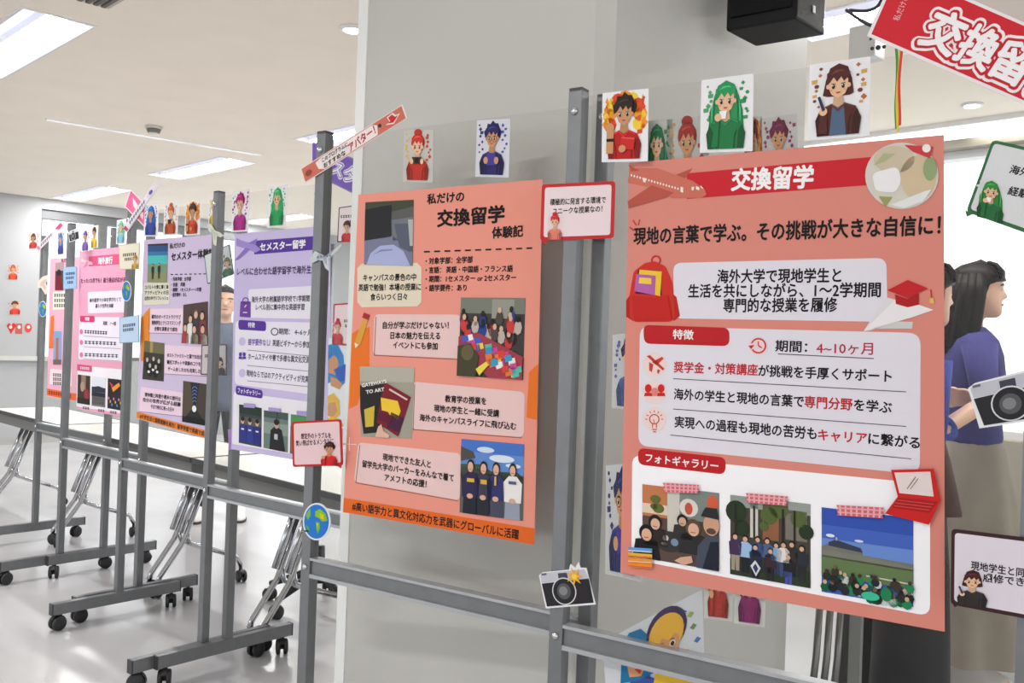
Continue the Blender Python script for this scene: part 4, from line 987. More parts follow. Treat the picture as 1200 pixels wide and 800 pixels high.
    for s in (-1, 1):
        g.ell(.5 + s * .07, .385, .03, .03, (246, 244, 240), 9, 10); g.ell(.5 + s * .07, .387, .024, .029, dk, 10, 10); g.ell(.5 + s * .07 - .008, .376, .008, .008, (250, 250, 250), 11, 6); g.poly([(.5 + s * .1, .345), (.5 + s * .04, .352), (.5 + s * .04, .36), (.5 + s * .1, .354)], dk, 9)
        g.ell(.5 + s * .1, .43, .02, .012, (232, 150, 130), 8, 8)
    g.poly([(.46, .455), (.54, .455), (.52, .472), (.48, .472)], (176, 70, 62), 9)
    if prop == 'notebook':
        for s in (-1, 1):
            g.ell(.5 + s * .072, .39, .062, .052, (40, 34, 40), 8, 14); g.ell(.5 + s * .072, .39, .05, .042, tuple(min(255, x + 14) for x in skin), 8.5, 14)
    if prop == 'cup':
        g.poly([(.4, .5), (.53, .5), (.51, .6), (.42, .6)], (246, 246, 244), 11); g.ell(.38, .58, .06, .05, skin, 12); g.poly([(.27, .95), (.33, .62), (.41, .6), (.4, .68), (.38, .95)], cloth, 10)
    elif prop == 'book':
        g.poly([(.46, .68), (.72, .7), (.7, .86), (.44, .84)], (206, 40, 36), 11); g.poly([(.47, .685), (.715, .705), (.712, .72), (.468, .7)], (232, 90, 80), 12); g.ell(.48, .84, .07, .05, skin, 12); g.ell(.24, .56, .08, .07, skin, 10); g.poly([(.17, .7), (.31, .7), (.31, .74), (.17, .74)], (36, 30, 34), 11); g.poly([(.16, .9), (.17, .6), (.31, .6), (.3, .9)], skin, 9)
    elif prop == 'camera':
        g.poly([(.36, .56), (.64, .56), (.64, .68), (.36, .68)], (70, 52, 44), 11); g.ell(.5, .62, .06, .05, (30, 26, 28), 12); g.ell(.35, .64, .05, .05, skin, 12); g.ell(.65, .64, .05, .05, skin, 12)
    elif prop == 'notebook':
        g.poly([(.38, .62), (.62, .62), (.62, .82), (.38, .82)], (70, 60, 150), 11); g.ell(.36, .74, .06, .06, skin, 12); g.ell(.64, .74, .06, .06, skin, 12)
    elif prop == 'pen':
        g.poly([(.2, .5), (.24, .49), (.32, .66), (.28, .68)], (40, 50, 90), 12); g.ell(.29, .68, .06, .05, skin, 11); g.poly([(.22, .95), (.24, .72), (.34, .72), (.36, .95)], cloth, 10)
    elif prop == 'hand':
        g.ell(.3, .66, .07, .06, skin, 11); g.poly([(.24, .95), (.26, .7), (.36, .7), (.36, .95)], cloth, 10)
    elif prop == 'headphones':
        pass

def inset(q, a, b=None):
    b = a if b is None else b; f = hom(q)
    return [f(a, b), f(1 - a, b), f(1 - a, 1 - b), f(a, 1 - b)]
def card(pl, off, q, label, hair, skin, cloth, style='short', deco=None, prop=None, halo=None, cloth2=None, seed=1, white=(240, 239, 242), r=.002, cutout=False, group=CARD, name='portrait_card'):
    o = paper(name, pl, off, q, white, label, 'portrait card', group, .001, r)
    b = Print(pl, off + .001)
    portrait(Quad(b, q if cutout else inset(q, .03), 1), hair, skin, cloth, style, deco or ((200, 60, 60), (120, 160, 80)), prop, halo, cloth2, seed)
    b.build('printed_portrait', o)
    return o
SK, SK2 = (236, 190, 152), (206, 150, 106)
WH = (240, 239, 242)
# nearest panel
card(pG, .020, [(706, 109), (760, 103.5), (759, 189), (705, 190)], 'portrait card of a black-haired boy in red with flames, beside the double posts', (44, 32, 30), SK2, (190, 30, 32), 'short', ((232, 80, 40), (244, 190, 50)), 'book', ((230, 70, 36), (244, 150, 40), (246, 206, 60)), seed=2)
card(pG, .004, [(822, 94), (883, 86), (882, 177), (820, 179)], 'portrait card of a green-haired girl holding a white cup, above the largest poster', (44, 150, 88), SK, (32, 122, 68), 'long', ((60, 150, 90), (84, 170, 110)), 'cup', seed=3)
card(pG, .004, [(949, 76), (1020, 66), (1019, 159), (946, 165)], 'portrait card of a brown-haired girl in dark jacket with pen, below red banner', (84, 40, 38), SK, (86, 42, 36), 'bob', ((188, 108, 60), (120, 60, 50), (214, 170, 90)), 'pen', cloth2=(84, 104, 132), seed=4)
# cards seen through the clear sheet, on its back
BK = -.006
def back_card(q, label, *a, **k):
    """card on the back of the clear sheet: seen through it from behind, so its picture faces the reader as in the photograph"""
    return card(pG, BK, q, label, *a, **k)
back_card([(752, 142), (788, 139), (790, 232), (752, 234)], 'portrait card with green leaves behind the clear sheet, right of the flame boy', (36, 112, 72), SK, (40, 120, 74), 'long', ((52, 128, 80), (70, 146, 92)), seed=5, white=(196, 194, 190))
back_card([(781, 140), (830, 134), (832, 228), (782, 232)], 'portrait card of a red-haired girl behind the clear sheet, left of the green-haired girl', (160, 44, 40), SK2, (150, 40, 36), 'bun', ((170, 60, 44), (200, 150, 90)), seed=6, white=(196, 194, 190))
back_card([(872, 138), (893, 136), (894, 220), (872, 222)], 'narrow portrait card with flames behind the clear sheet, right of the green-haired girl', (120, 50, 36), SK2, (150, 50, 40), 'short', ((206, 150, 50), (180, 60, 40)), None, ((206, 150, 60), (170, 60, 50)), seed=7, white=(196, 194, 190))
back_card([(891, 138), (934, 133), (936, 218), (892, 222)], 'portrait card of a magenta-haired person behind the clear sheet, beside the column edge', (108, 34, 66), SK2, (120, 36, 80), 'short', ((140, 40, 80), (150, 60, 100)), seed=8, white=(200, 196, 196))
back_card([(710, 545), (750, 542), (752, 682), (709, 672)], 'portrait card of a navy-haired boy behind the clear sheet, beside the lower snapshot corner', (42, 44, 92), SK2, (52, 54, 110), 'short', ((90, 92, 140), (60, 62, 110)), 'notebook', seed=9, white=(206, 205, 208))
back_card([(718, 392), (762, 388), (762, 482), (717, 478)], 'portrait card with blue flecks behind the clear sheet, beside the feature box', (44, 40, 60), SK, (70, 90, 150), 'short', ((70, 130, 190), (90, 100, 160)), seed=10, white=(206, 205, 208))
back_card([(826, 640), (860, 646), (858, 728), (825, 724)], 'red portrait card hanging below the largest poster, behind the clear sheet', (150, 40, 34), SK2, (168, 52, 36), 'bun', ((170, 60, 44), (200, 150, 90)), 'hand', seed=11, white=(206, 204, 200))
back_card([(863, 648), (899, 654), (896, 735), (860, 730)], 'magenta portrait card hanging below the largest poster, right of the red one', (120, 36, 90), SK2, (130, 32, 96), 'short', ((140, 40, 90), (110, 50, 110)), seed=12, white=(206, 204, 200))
# slanting music sheet below the big poster
q = [(706, 752), (823, 690), (826, 800), (712, 838)]
o = paper('music_poster', pG, -.008, q, (206, 208, 214), 'slanting white sheet of blue and blond music lovers with notes, below the largest poster', 'poster', None, .001, .002)
b = Print(pG, -.007); g = Quad(b, q, 1)
for k, (u, v, c) in enumerate(((.3, .24, (44, 66, 150)), (.38, .28, (60, 84, 160)), (.36, .36, (36, 90, 160)), (.08, .62, (44, 44, 110)), (.55, .14, (206, 164, 60)), (.9, .2, (150, 170, 90)), (.92, .34, (110, 130, 80)), (.52, .4, (60, 70, 140)), (.95, .5, (80, 110, 170)))): g.poly([(u, v - .035), (u + .03, v), (u, v + .035), (u - .03, v)], c, 1)
for u, v in ((.84, .12), (.5, .32), (.9, .66)): b.line(g.f(u, v), g.f(u, v + .1), 1.4, (52, 60, 130), 3); g.ell(u - .015, v + .1, .018, .018, (52, 60, 130), 2); b.line(g.f(u, v), g.f(u + .03, v + .03), 1.4, (52, 60, 130), 3)
for k in range(3): b.ring(*g.f(.1, .78), 2 + 2.4 * k, 1.3, (60, 70, 150), 3, 200, 340, 7)
BL, BD = (34, 112, 160), (226, 172, 60)
class Moved:
    def __init__(self, g, du, dv, k): self.g = g; self.d = (du, dv); self.k = k
    def t(self, u, v): return (u * self.k + self.d[0], v * self.k + self.d[1])
    def poly(self, pts, c, lay=0): self.g.poly([self.t(*q_) for q_ in pts], c, lay)
    def ell(self, u, v, ru, rv, c, lay=0, seg=14): self.g.ell(*self.t(u, v), ru * self.k, rv * self.k, c, lay, seg)
h = Moved(g, .06, -.36, 1.05)
h.poly([(.12, .95), (.16, .5), (.24, .4), (.36, .42), (.46, .58), (.5, .98), (.3, 1)], BL, 3); h.poly([(.2, .72), (.26, .6), (.38, .62), (.42, .8), (.34, .96), (.22, .92)], SK2, 4); h.poly([(.16, .66), (.24, .52), (.36, .54), (.45, .7), (.34, .66), (.26, .68), (.2, .74)], BL, 5)
for u in (.27, .36): h.ell(u, .75, .028, .035, (244, 244, 244), 6); h.ell(u, .753, .02, .028, (30, 60, 110), 7)
h.poly([(.28, .85), (.38, .85), (.33, .93)], (190, 60, 50), 6); h.poly([(.1, 1.3), (.14, 1.04), (.26, .96), (.4, .98), (.52, 1.1), (.54, 1.3)], (60, 80, 160), 2)
h = Moved(g, .0, -.06, 1.0)
h.ell(.68, .3, .19, .25, (62, 50, 84), 3, 20); h.ell(.68, .34, .165, .22, BD, 4, 20); h.poly([(.57, .40), (.62, .34), (.74, .34), (.8, .4), (.79, .54), (.69, .66), (.58, .58)], SK2, 5); h.poly([(.52, .46), (.56, .2), (.7, .13), (.83, .28), (.83, .46), (.77, .37), (.71, .43), (.65, .37), (.58, .47)], BD, 6); h.ell(.545, .5, .035, .08, (54, 44, 76), 7)
for u in (.64, .74): h.ell(u, .475, .026, .034, (246, 244, 240), 7); h.ell(u, .478, .019, .028, (70, 44, 30), 8)
b.line(g.f(.66, .52), g.f(.72, .52), 1, (150, 60, 50), 9); h.poly([(.63, .43), (.66, .425), (.66, .435), (.63, .44)], (120, 80, 40), 9); h.poly([(.72, .42), (.76, .425), (.76, .435), (.72, .43)], (120, 80, 40), 9)
h.poly([(.5, 1.06), (.56, .76), (.66, .68), (.78, .68), (.92, .8), (.96, 1.06)], (224, 182, 50), 4); h.poly([(.72, .74), (.8, .58), (.88, .62), (.9, .76), (.8, .84)], SK2, 8); h.poly([(.44, .74), (.47, .6), (.53, .56), (.53, .66), (.5, .8)], (70, 90, 170), 2)
b.build('printed_picture', o)
# orange panel
card(pO, .004, [(473, 152), (508, 152), (507, 214), (472, 213)], 'portrait card of a red-haired girl with a camera, above the orange poster', (196, 56, 44), SK, (190, 52, 40), 'bun', ((198, 70, 50), (226, 184, 80)), 'camera', seed=13, white=(196, 194, 188))
card(pO, .004, [(559, 141), (598, 139), (596, 208), (557, 207)], 'portrait card of a boy with glasses in navy, above the orange poster', (44, 38, 96), SK2, (46, 40, 100), 'short', ((84, 80, 170), (60, 56, 130)), 'notebook', seed=14, white=(214, 214, 222))
# purple panel
card(pA, .022, [(272, 225), (293, 221), (291, 271), (271, 272)], 'portrait card of a magenta-haired person, above the left of the purple poster', (172, 30, 110), SK, (176, 40, 140), 'short', ((190, 60, 140), (150, 60, 130)), seed=15)
card(pA, .004, [(315, 218), (337, 216), (335, 265), (313, 267)], 'portrait card of a small green-haired girl, above the right of the purple poster', (52, 180, 110), SK, (40, 160, 90), 'long', ((70, 180, 120), (100, 190, 130)), seed=16)
card(pA, .004, [(368, 216), (387, 214), (386, 264), (367, 264)], 'mostly white portrait card peeking out left of the grey post above the silver plane', (150, 120, 100), SK, (170, 150, 130), 'bob', ((200, 180, 160), (180, 190, 170)), seed=17)
# lavender panel
card(pB, .022, [(170, 240), (186, 238), (185, 277), (168, 277)], 'portrait card of a blue-haired girl, leftmost above the lavender poster', (40, 110, 190), SK2, (48, 70, 160), 'long', ((60, 100, 190), (90, 120, 200)), seed=18)
card(pB, .004, [(193, 239), (209, 237), (208, 275), (191, 276)], 'portrait card of an orange-haired girl in a rust coat, above the lavender poster', (206, 96, 50), SK, (196, 84, 44), 'bun', ((226, 150, 80), (200, 110, 70)), 'camera', seed=19)
card(pB, .004, [(218, 237), (235, 235), (234, 275), (216, 276)], 'portrait card of a black-haired boy in orange, above the lavender poster beside the post', (60, 36, 30), SK2, (206, 80, 34), 'short', ((232, 120, 50), (240, 170, 70)), 'book', ((236, 130, 50), (244, 180, 80)), seed=20)
card(pB, .022, [(245, 232), (257, 231), (256, 266), (244, 267)], 'portrait card of a yellow-clad figure, overlapping the post beside the purple poster', (120, 130, 60), SK, (214, 190, 80), 'beanie', ((200, 200, 120), (160, 170, 90)), seed=21)
# pink panels
card(pC, .022, [(96, 270), (105, 268), (104.5, 294), (95.5, 295)], 'portrait card of a violet figure, above the left of the rose title band', (96, 80, 150), SK2, (120, 90, 170), 'short', ((150, 130, 200), (120, 110, 180)), seed=22)
card(pC, .004, [(107, 265), (115, 263.5), (114.5, 290), (106.5, 291)], 'portrait card of a figure in yellow, above the middle of the rose title band', (60, 44, 36), SK2, (226, 188, 40), 'short', ((230, 200, 60), (180, 160, 60)), seed=23)
card(pC, .022, [(137, 258), (148, 256), (147, 285), (136, 286)], 'portrait card of a pale green-haired figure, between the pink diagonal sign and the cream bubble', (110, 190, 140), SK, (130, 190, 210), 'long', ((120, 200, 150), (90, 150, 210)), seed=24)
card(pD, .004, [(67, 272), (76, 271), (75.5, 298), (67, 299)], 'portrait card of a blue-haired figure, above the farthest pink poster', (80, 120, 190), SK2, (60, 70, 140), 'long', ((90, 110, 180), (120, 140, 200)), seed=25)
card(pD, .022, [(33, 273), (46, 271.5), (45, 291), (33, 292)], 'portrait card of a dark-haired child in red, leftmost card by the window', (110, 60, 40), SK2, (206, 70, 60), 'bob', ((220, 110, 80), (230, 170, 110)), seed=26)

# cards on the wall pillar at far left
pW = Plane(wl(-1, 0).to_2d(), wl(2, 0).to_2d())
card(pW, .002, [(8, 309), (23, 309), (22, 328), (8, 328)], 'cut-out of an orange-haired girl on the far left wall, topmost of the wall cut-outs', (180, 80, 50), SK2, (206, 76, 44), 'bob', ((210, 120, 70), (190, 90, 60)), seed=27, white=(176, 176, 178), r=.03, group='portrait cut-outs on the left wall')
card(pW, .002, [(9, 352), (26, 351), (26, 369), (9, 369)], 'cut-out of a dark-haired child in red on the far left wall, second from top', (90, 50, 36), SK2, (206, 60, 44), 'short', ((230, 160, 90), (200, 90, 60)), seed=28, white=(176, 176, 178), r=.03, group='portrait cut-outs on the left wall')
for i, (x, c, lb) in enumerate(((8, (206, 44, 44), 'small red heart cut-out on the far left wall, left end of the lowest row'), (18, (180, 90, 84), 'small brown-red square cut-out on the far left wall, middle of the lowest row'), (29, (216, 70, 66), 'small red round cut-out on the far left wall, right end of the lowest row'))):
    qd = [(x, 379), (x + 8, 379), (x + 8, 391), (x, 391)] if i == 1 else ([(x, 381), (x + 3, 378), (x + 5, 381), (x + 8, 378), (x + 11, 381), (x + 5, 391)] if i == 0 else [(x + 4 + 4.5 * math.cos(k * .628), 384 + 5.5 * math.sin(k * .628)) for k in range(10)])
    o = paper('wall_cutout', pW, .002, qd, c, lb, 'wall cut-out', 'small red cut-outs on the left wall', .002)
    b = Print(pW, .004); b.ell(x + 4.5, 383, 1.8, 2, (244, 226, 214), 1); b.build('printed_mark', o)

# ------------------------------------------------------------------ speech bubble cards
BUB = 'speech bubble cards on the panels'
def bubble(pl, off, q, edge, fill, label, lines=(), r=.008, tail=None, scr=(), av=None, tc=DK, bw=.05, hp=7):
    pts = list(q)
    o = paper('speech_bubble', pl, off, pts, edge, label, 'speech bubble', BUB, .0015, r)
    f = off + .0015
    b = Print(pl, f); c = Vector((sum(p[0] for p in q) / 4, sum(p[1] for p in q) / 4))
    hgt = abs(q[3][1] - q[0][1]); d = bw * hgt
    hq = hom(q); wpx = (Vector(q[1]) - Vector(q[0])).length; fu = d / wpx; fv = d / hgt
    inn = [hq(fu, fv), hq(1 - fu, fv), hq(1 - fu, 1 - fv), hq(fu, 1 - fv)]
    b.poly(inn, fill, 1, r * .8)
    for s, p, q_ in lines: b.text(s, p, q_, hp, tc, 2, .012)
    for p, q_, n in scr: b.scribble(p, q_, hp * .8, tc, 2, n)
    b.build('printed_face', o)
    if tail:
        b = Print(pl, f); b.poly(tail, edge, 2); b.build('tail', o)
    if av:
        b = Print(pl, f); g = Quad(b, av[0], 2); portrait(g, *av[1:]); b.build('printed_portrait', o)
    return o
PKF = (236, 216, 220)
bubble(pG, .020, [(635, 216), (721, 212), (719, 279), (633, 282)], (198, 40, 44), PKF, 'red-edged speech bubble between the orange and largest posters, across the double posts',
       [('積極的に発言する環境で', (645, 237), (710, 234)), ('ユニークな授業なの！', (648, 247.5), (706, 244.5))], tail=[(634, 276), (642, 282), (638, 287)],
       av=([(640, 250), (662, 250), (661, 281), (640, 281)], (206, 44, 48), SK, (226, 130, 110), 'bun', (PKF,)), bw=.06, hp=7.5)
bubble(pO, .020, [(342, 494), (400, 491), (402, 545), (343, 547)], (190, 32, 38), (232, 200, 204), 'red-edged speech bubble with a boy in red, on the post beside the orange poster',
       [('想定外のトラブルを', (353, 511), (388, 510)), ('笑い飛ばせるメンタルに', (347, 519.5), (391, 516.5))], tail=[(392, 543), (401, 541), (400, 549)],
       av=([(374, 517), (399, 517), (399, 546), (374, 546)], (60, 30, 30), SK2, (206, 30, 34), 'short', ((232, 200, 204),), 'hand'), bw=.045, hp=6.5)
bubble(pG, .024, [(1163, 163.5), (1262, 186), (1236, 285), (1132, 248)], (56, 112, 70), (222, 224, 226), 'green-edged tilted speech bubble at the right edge, with a green-haired girl',
       [('海外', (1184, 198), (1207, 203)), ('経験', (1182, 223), (1206, 228))], tail=[(1131, 246), (1140, 251), (1133, 254)],
       av=([(1144, 208), (1183, 214), (1180, 264), (1140, 253)], (54, 142, 64), SK, (40, 110, 60), 'long', ((222, 224, 226),), 'cup'), bw=.045, hp=10)
bubble(pG, .024, [(1115, 619), (1230, 633), (1230, 730), (1114, 708)], (62, 34, 38), (226, 218, 228), 'dark brown-edged speech bubble at the lower right, with a girl in a black jacket',
       [('現地学生と同', (1138, 662), (1200, 671)), ('履修でき', (1152, 676), (1200, 682))], tail=[(1114, 704), (1123, 709), (1119, 711)],
       av=([(1118, 666), (1164, 668), (1162, 713), (1117, 708)], (74, 34, 34), SK, (52, 46, 46), 'bob', ((226, 218, 228),), 'pen'), bw=.05, hp=10)
bubble(pB, .020, [(239, 299), (269, 286), (274, 321), (243, 333)], (64, 92, 92), (216, 222, 222), 'tilted teal-edged speech bubble between the lavender and purple posters', (), .006, None,
       (((247, 307), (264, 300), 8), ((247, 314), (267, 306), 9), ((250, 318), (262, 313.5), 6)), ([(258, 302), (274, 300), (275, 322), (260, 326)], (96, 120, 60), SK, (50, 110, 70), 'bob', ((216, 222, 222),)), bw=.03, hp=5)
bubble(pB, .020, [(236, 404), (266, 403), (266, 440), (235, 439)], (84, 70, 76), (206, 196, 200), 'grey-edged speech bubble with a dark-haired girl, on the post beside the lavender poster', (), .006, None,
       (((240, 417), (258, 417), 9), ((243, 421), (256, 422), 6)), ([(250, 418), (266, 418), (266, 440), (250, 440)], (40, 26, 30), SK, (50, 34, 38), 'bob', ((206, 196, 200),)), bw=.04, hp=5)
bubble(pB, .022, [(140, 372), (163, 369), (163, 401), (140, 402)], (120, 150, 190), (196, 220, 246), 'pale blue speech bubble on the post right of the pink poster', (), .005, None,
       (((144, 382), (159, 380), 7), ((144, 387), (157, 385.5), 6)), bw=.02, hp=4.6)
bubble(pB, .022, [(139, 287), (164, 284), (163, 315), (140, 316)], (206, 196, 170), (240, 232, 212), 'cream speech bubble on the post above the small globe', (), .005, None,
       (((144, 299), (160, 297.5), 7), ((146, 304), (156, 303), 5)), ([(154, 299), (164, 298), (163, 315), (154, 315)], (170, 140, 60), SK, (214, 170, 60), 'short', ((240, 232, 212),)), bw=.03, hp=4.6)
bubble(pC, .022, [(74, 313), (90, 312), (90, 338), (74, 339)], (130, 150, 190), (160, 192, 232), 'small blue speech bubble on the post left of the pink poster', (), .005, None,
       (((77, 321), (88, 320), 6), ((77, 326), (87, 325), 5), ((79, 331), (86, 330.5), 4)), bw=.02, hp=4)
bubble(pA, .0085, [(397, 243), (418, 240), (418, 282), (395, 284)], (72, 44, 52), (244, 226, 230), 'dark-edged pink speech bubble tucked behind the left edge of the orange poster', (), .005, None,
       (((399, 254), (416, 253), 6), ((407, 260), (417, 259.5), 4)), ([(399, 258), (415, 258), (415, 284), (399, 284)], (70, 40, 36), SK, (206, 40, 50), 'short', ((244, 226, 230),)), bw=.03, hp=4.4)
bubble(pA, .0105, [(391, 356), (416, 354), (416, 406), (389, 403)], (196, 48, 60), (240, 216, 222), 'red-edged speech bubble tucked behind the orange poster, above the blue music sheet', (), .005, None,
       (((403, 376), (414, 376), 4), ((404, 382), (414, 382), 3)), ([(389, 374), (404, 374), (404, 404), (388, 403)], (190, 40, 60), SK, (206, 60, 70), 'bun', ((240, 216, 222),)), bw=.04, hp=4.4)
q = [(385, 396), (420, 394), (420, 504), (384, 500)]
o = paper('music_poster', pA, .0060, q, (232, 236, 244), 'white sheet of blue-haired and blond music lovers, tucked behind the orange poster', 'poster', None, .001)
b = Print(pA, .0070); g = Quad(b, q, 1)
g.poly([(.0, .08), (.3, .06), (.52, .2), (.6, .5), (.4, .56), (.1, .5), (0, .52)], (48, 136, 206), 1); g.poly([(.02, .2), (.28, .18), (.36, .3), (.26, .42), (.02, .4)], SK2, 2); g.poly([(.0, .14), (.3, .1), (.42, .26), (.2, .2), (.0, .26)], (44, 128, 200), 3); g.poly([(.1, .44), (.3, .46), (.5, .52), (.4, .58), (.1, .54)], SK2, 4); g.poly([(.2, .36), (.6, .3), (.7, .46), (.4, .5)], (40, 90, 190), 3)
g.poly([(.0, .66), (.2, .62), (.4, .7), (.42, .86), (.2, .9), (.0, .88)], (232, 186, 70), 2); g.poly([(.02, .74), (.26, .72), (.34, .82), (.2, .88), (.02, .88)], SK2, 3); g.poly([(.0, .9), (.3, .88), (.6, .98), (.0, .98)], (236, 196, 60), 3)
for u, v in ((.7, .2), (.8, .3), (.66, .6), (.8, .7), (.6, .84)): g.ell(u, v, .05, .02, (60, 70, 150), 2, 8); b.line(g.f(u + .04, v), g.f(u + .04, v - .05), .7, (60, 70, 150), 4)
b.build('printed_picture', o)

# ------------------------------------------------------------------ diagonal signs
def strip(pl, off, q, c, label, name='arrow_sign', cat='sign', group=None):
    o = paper(name, pl, off, q, (238, 228, 226), label, cat, group, .0015)
    return o, Print(pl, off + .0015)
q = [(352, 198), (471.5, 122.5), (477, 138.5), (357, 214.5)]
o, b = strip(pO, .020, q, None, 'long tilted orange-red sign with a red arrow, across the post top left of the column')
g = Quad(b, q, 1); g.rect(.01, .05, .99, .95, (206, 112, 94)); g.poly([(.14, .22), (.2, .1), (.7, .1), (.74, .3), (.72, .9), (.2, .92), (.15, .7)], (240, 228, 226), 1)
b.text('このプログラムに', g.f(.2, .32), g.f(.45, .3), 5.5, DK, 3, .02); b.text('おすすめな', g.f(.2, .72), g.f(.41, .7), 6, DK, 3, .02); b.text('アバター！', g.f(.45, .62), g.f(.71, .45), 11, (190, 40, 36), 3, .03)
g.poly([(.84, .2), (.9, .14), (.92, .4), (.96, .44), (.88, .86), (.81, .62), (.85, .56)], (240, 226, 222), 2); g.poly([(.85, .28), (.89, .22), (.91, .48), (.94, .5), (.88, .76), (.83, .6), (.86, .56)], (206, 40, 36), 3); g.ell(.76, .42, .015, .12, (60, 60, 58), 3); g.ell(.06, .55, .03, .2, (150, 70, 50), 2)
b.build('printed_face', o)
q = [(144, 267), (181, 213), (186, 218), (149, 272)]
o, b = strip(pB, .026, q, None, 'tilted white and violet sign on the post above the cream bubble')
g = Quad(b, q, 1); g.rect(.02, .08, .98, .92, (232, 222, 238)); g.rect(.1, .2, .7, .8, (244, 240, 246), 1); b.scribble(g.f(.14, .5), g.f(.64, .5), 4, (60, 50, 110), 4, 8); g.ell(.82, .5, .05, .25, (96, 84, 190), 2); g.rect(.0, .1, .06, .9, (190, 80, 120), 1)
b.build('printed_face', o)
q = [(42, 290), (72, 259), (75, 264), (45, 294)]
o, b = strip(pD, .024, q, None, 'tilted pale sign with a rose tip, leftmost sign before the window')
g = Quad(b, q, 1); g.rect(.02, .08, .98, .92, (226, 214, 224)); b.scribble(g.f(.16, .5), g.f(.62, .5), 3.4, (80, 60, 80), 3, 6); g.poly([(.76, .2), (.96, .1), (.98, .8), (.84, .9)], (206, 64, 110), 2); g.rect(.02, .1, .1, .9, (214, 120, 150), 1)
b.build('printed_face', o)
# programme banners on the right-hand posts
def banner(pl, off, q, edge, fill, label):
    o = paper('program_banner', pl, off, q, edge, label, 'banner', 'tilted programme banners on the panel tops', .002)
    return o, Print(pl, off + .002)
d = Vector((184, 80)).normalized(); nn = Vector((d.y, -d.x))
bl_ = Vector((1016, 42)); L_, Hh = 330, 88
q = [tuple(bl_ + nn * Hh), tuple(bl_ + nn * Hh + d * L_), tuple(bl_ + d * L_), tuple(bl_)]
o, b = banner(pG, .03, q, (244, 238, 240), None, 'large tilted red banner with outlined white letters in the top right corner')
f = lambda a, h: tuple(bl_ + d * a + nn * h)
b.poly([f(4, 4), f(L_ - 4, 4), f(L_ - 4, Hh - 4), f(4, Hh - 4)], (214, 40, 54), 1)
for (s, a) in (('交', 82), ('換', 126), ('留', 170), ('学', 214)):
    for (bo, c, ly) in ((.12, (248, 244, 246), 2), (.075, (206, 34, 48), 4), (.02, (252, 248, 250), 6)):
        b.text(s, f(a - 20 - bo * 20, 39), f(a + 20 + bo * 20, 39), 43 + bo * 40, c, ly, bo)
b.text('私だけの', f(24, 30), f(24, 62), 8, (240, 170, 176), 2, .01)
b.build('printed_face', o)
q = [(366, 166), (440, 196), (440, 240), (366, 203)]
o, b = banner(pA, .03, q, (150, 130, 200), None, 'tilted violet banner with white letters behind the grey post and the column edge')
g = Quad(b, q, 1); g.rect(.01, .04, .99, .96, (124, 92, 190))
for s, u in (('メ', .02), ('ス', .34), ('タ', .56), ('ー', .78)):
    if s == 'メ': continue
    for (bo, c, ly) in ((.1, (240, 236, 250), 2), (.05, (110, 76, 176), 4), (.01, (248, 246, 252), 6)): b.text(s, g.f(u, .5), g.f(u + .19, .5), 17 + bo * 20, c, ly, bo)
b.build('printed_face', o)
q = [(153, 222), (173, 243), (173, 270), (146, 242)]
o, b = banner(pB, .019, q, (248, 236, 242), None, 'tilted pink banner with a white mark, above the cream bubble')
g = Quad(b, q, 1); g.rect(.03, .05, .97, .95, (240, 110, 160)); g.poly([(.2, .3), (.5, .4), (.44, .7), (.3, .64)], (250, 238, 244), 1); g.poly([(.6, .5), (.8, .5), (.78, .8), (.62, .74)], (250, 238, 244), 1)
b.build('printed_face', o)
q = [(1110, -12), (1210, -12), (1210, 30), (1196, 24)]
o = paper('patterned_sign', pG, .012, q, (206, 196, 188), 'orange-patterned pale sign behind the red banner, at the very top right corner', 'sign', None, .0015)
b = Print(pG, .0135); g = Quad(b, q, 1)
for k in range(12): g.ell(.1 + .07 * k, .2 + .06 * k, .05, .06, [(216, 90, 50), (226, 140, 90), (190, 60, 44)][k % 3], 1 + k % 2, 9)
b.build('printed_face', o)

# ------------------------------------------------------------------ planes, globes, cameras, pen card
def plane_cut(pl, off, pts, c, c2, label):
    o = paper('paper_airplane', pl, off, pts, c, label, 'airplane cut-out', 'airplane cut-outs on the posts', .002)
    b = Print(pl, off + .002); cx = sum(p[0] for p in pts) / len(pts); cy = sum(p[1] for p in pts) / len(pts)
    b.poly([(cx + (x - cx) * .55, cy + (y - cy) * .55) for x, y in pts], c2, 1)
    b.build('printed_face', o)
    return o, b
o, _ = plane_cut(pO, .020, [(365, 300), (369, 294), (375, 297), (381, 300), (392, 292), (399, 286), (400, 288), (392, 297), (385, 303), (386, 318), (381, 314), (378, 305), (372, 305), (366, 308), (362, 304)], (198, 204, 208), (158, 168, 176), 'silver airplane cut-out on the grey post left of the orange poster')
b = Print(pO, .022)
for k in range(5): b.ell(373 + k * 3.6, 301.2 - k * .4, .9, 1, (70, 90, 110), 3, seg=8)
b.build('window_row', o)
plane_cut(pA, .020, [(243, 263), (247, 262), (252, 270), (257, 272), (262, 276), (258, 278), (254, 276), (253, 288), (250, 286), (249, 274), (244, 270)], (226, 226, 208), (196, 204, 190), 'small pale airplane cut-out on the post top between the lavender and purple posters')
plane_cut(pD, .020, [(44, 330), (50, 324), (56, 322), (58, 325), (53, 332), (57, 342), (53, 345), (48, 337), (44, 338)], (232, 222, 212), (214, 190, 180), 'small pale airplane cut-out on the farthest post')
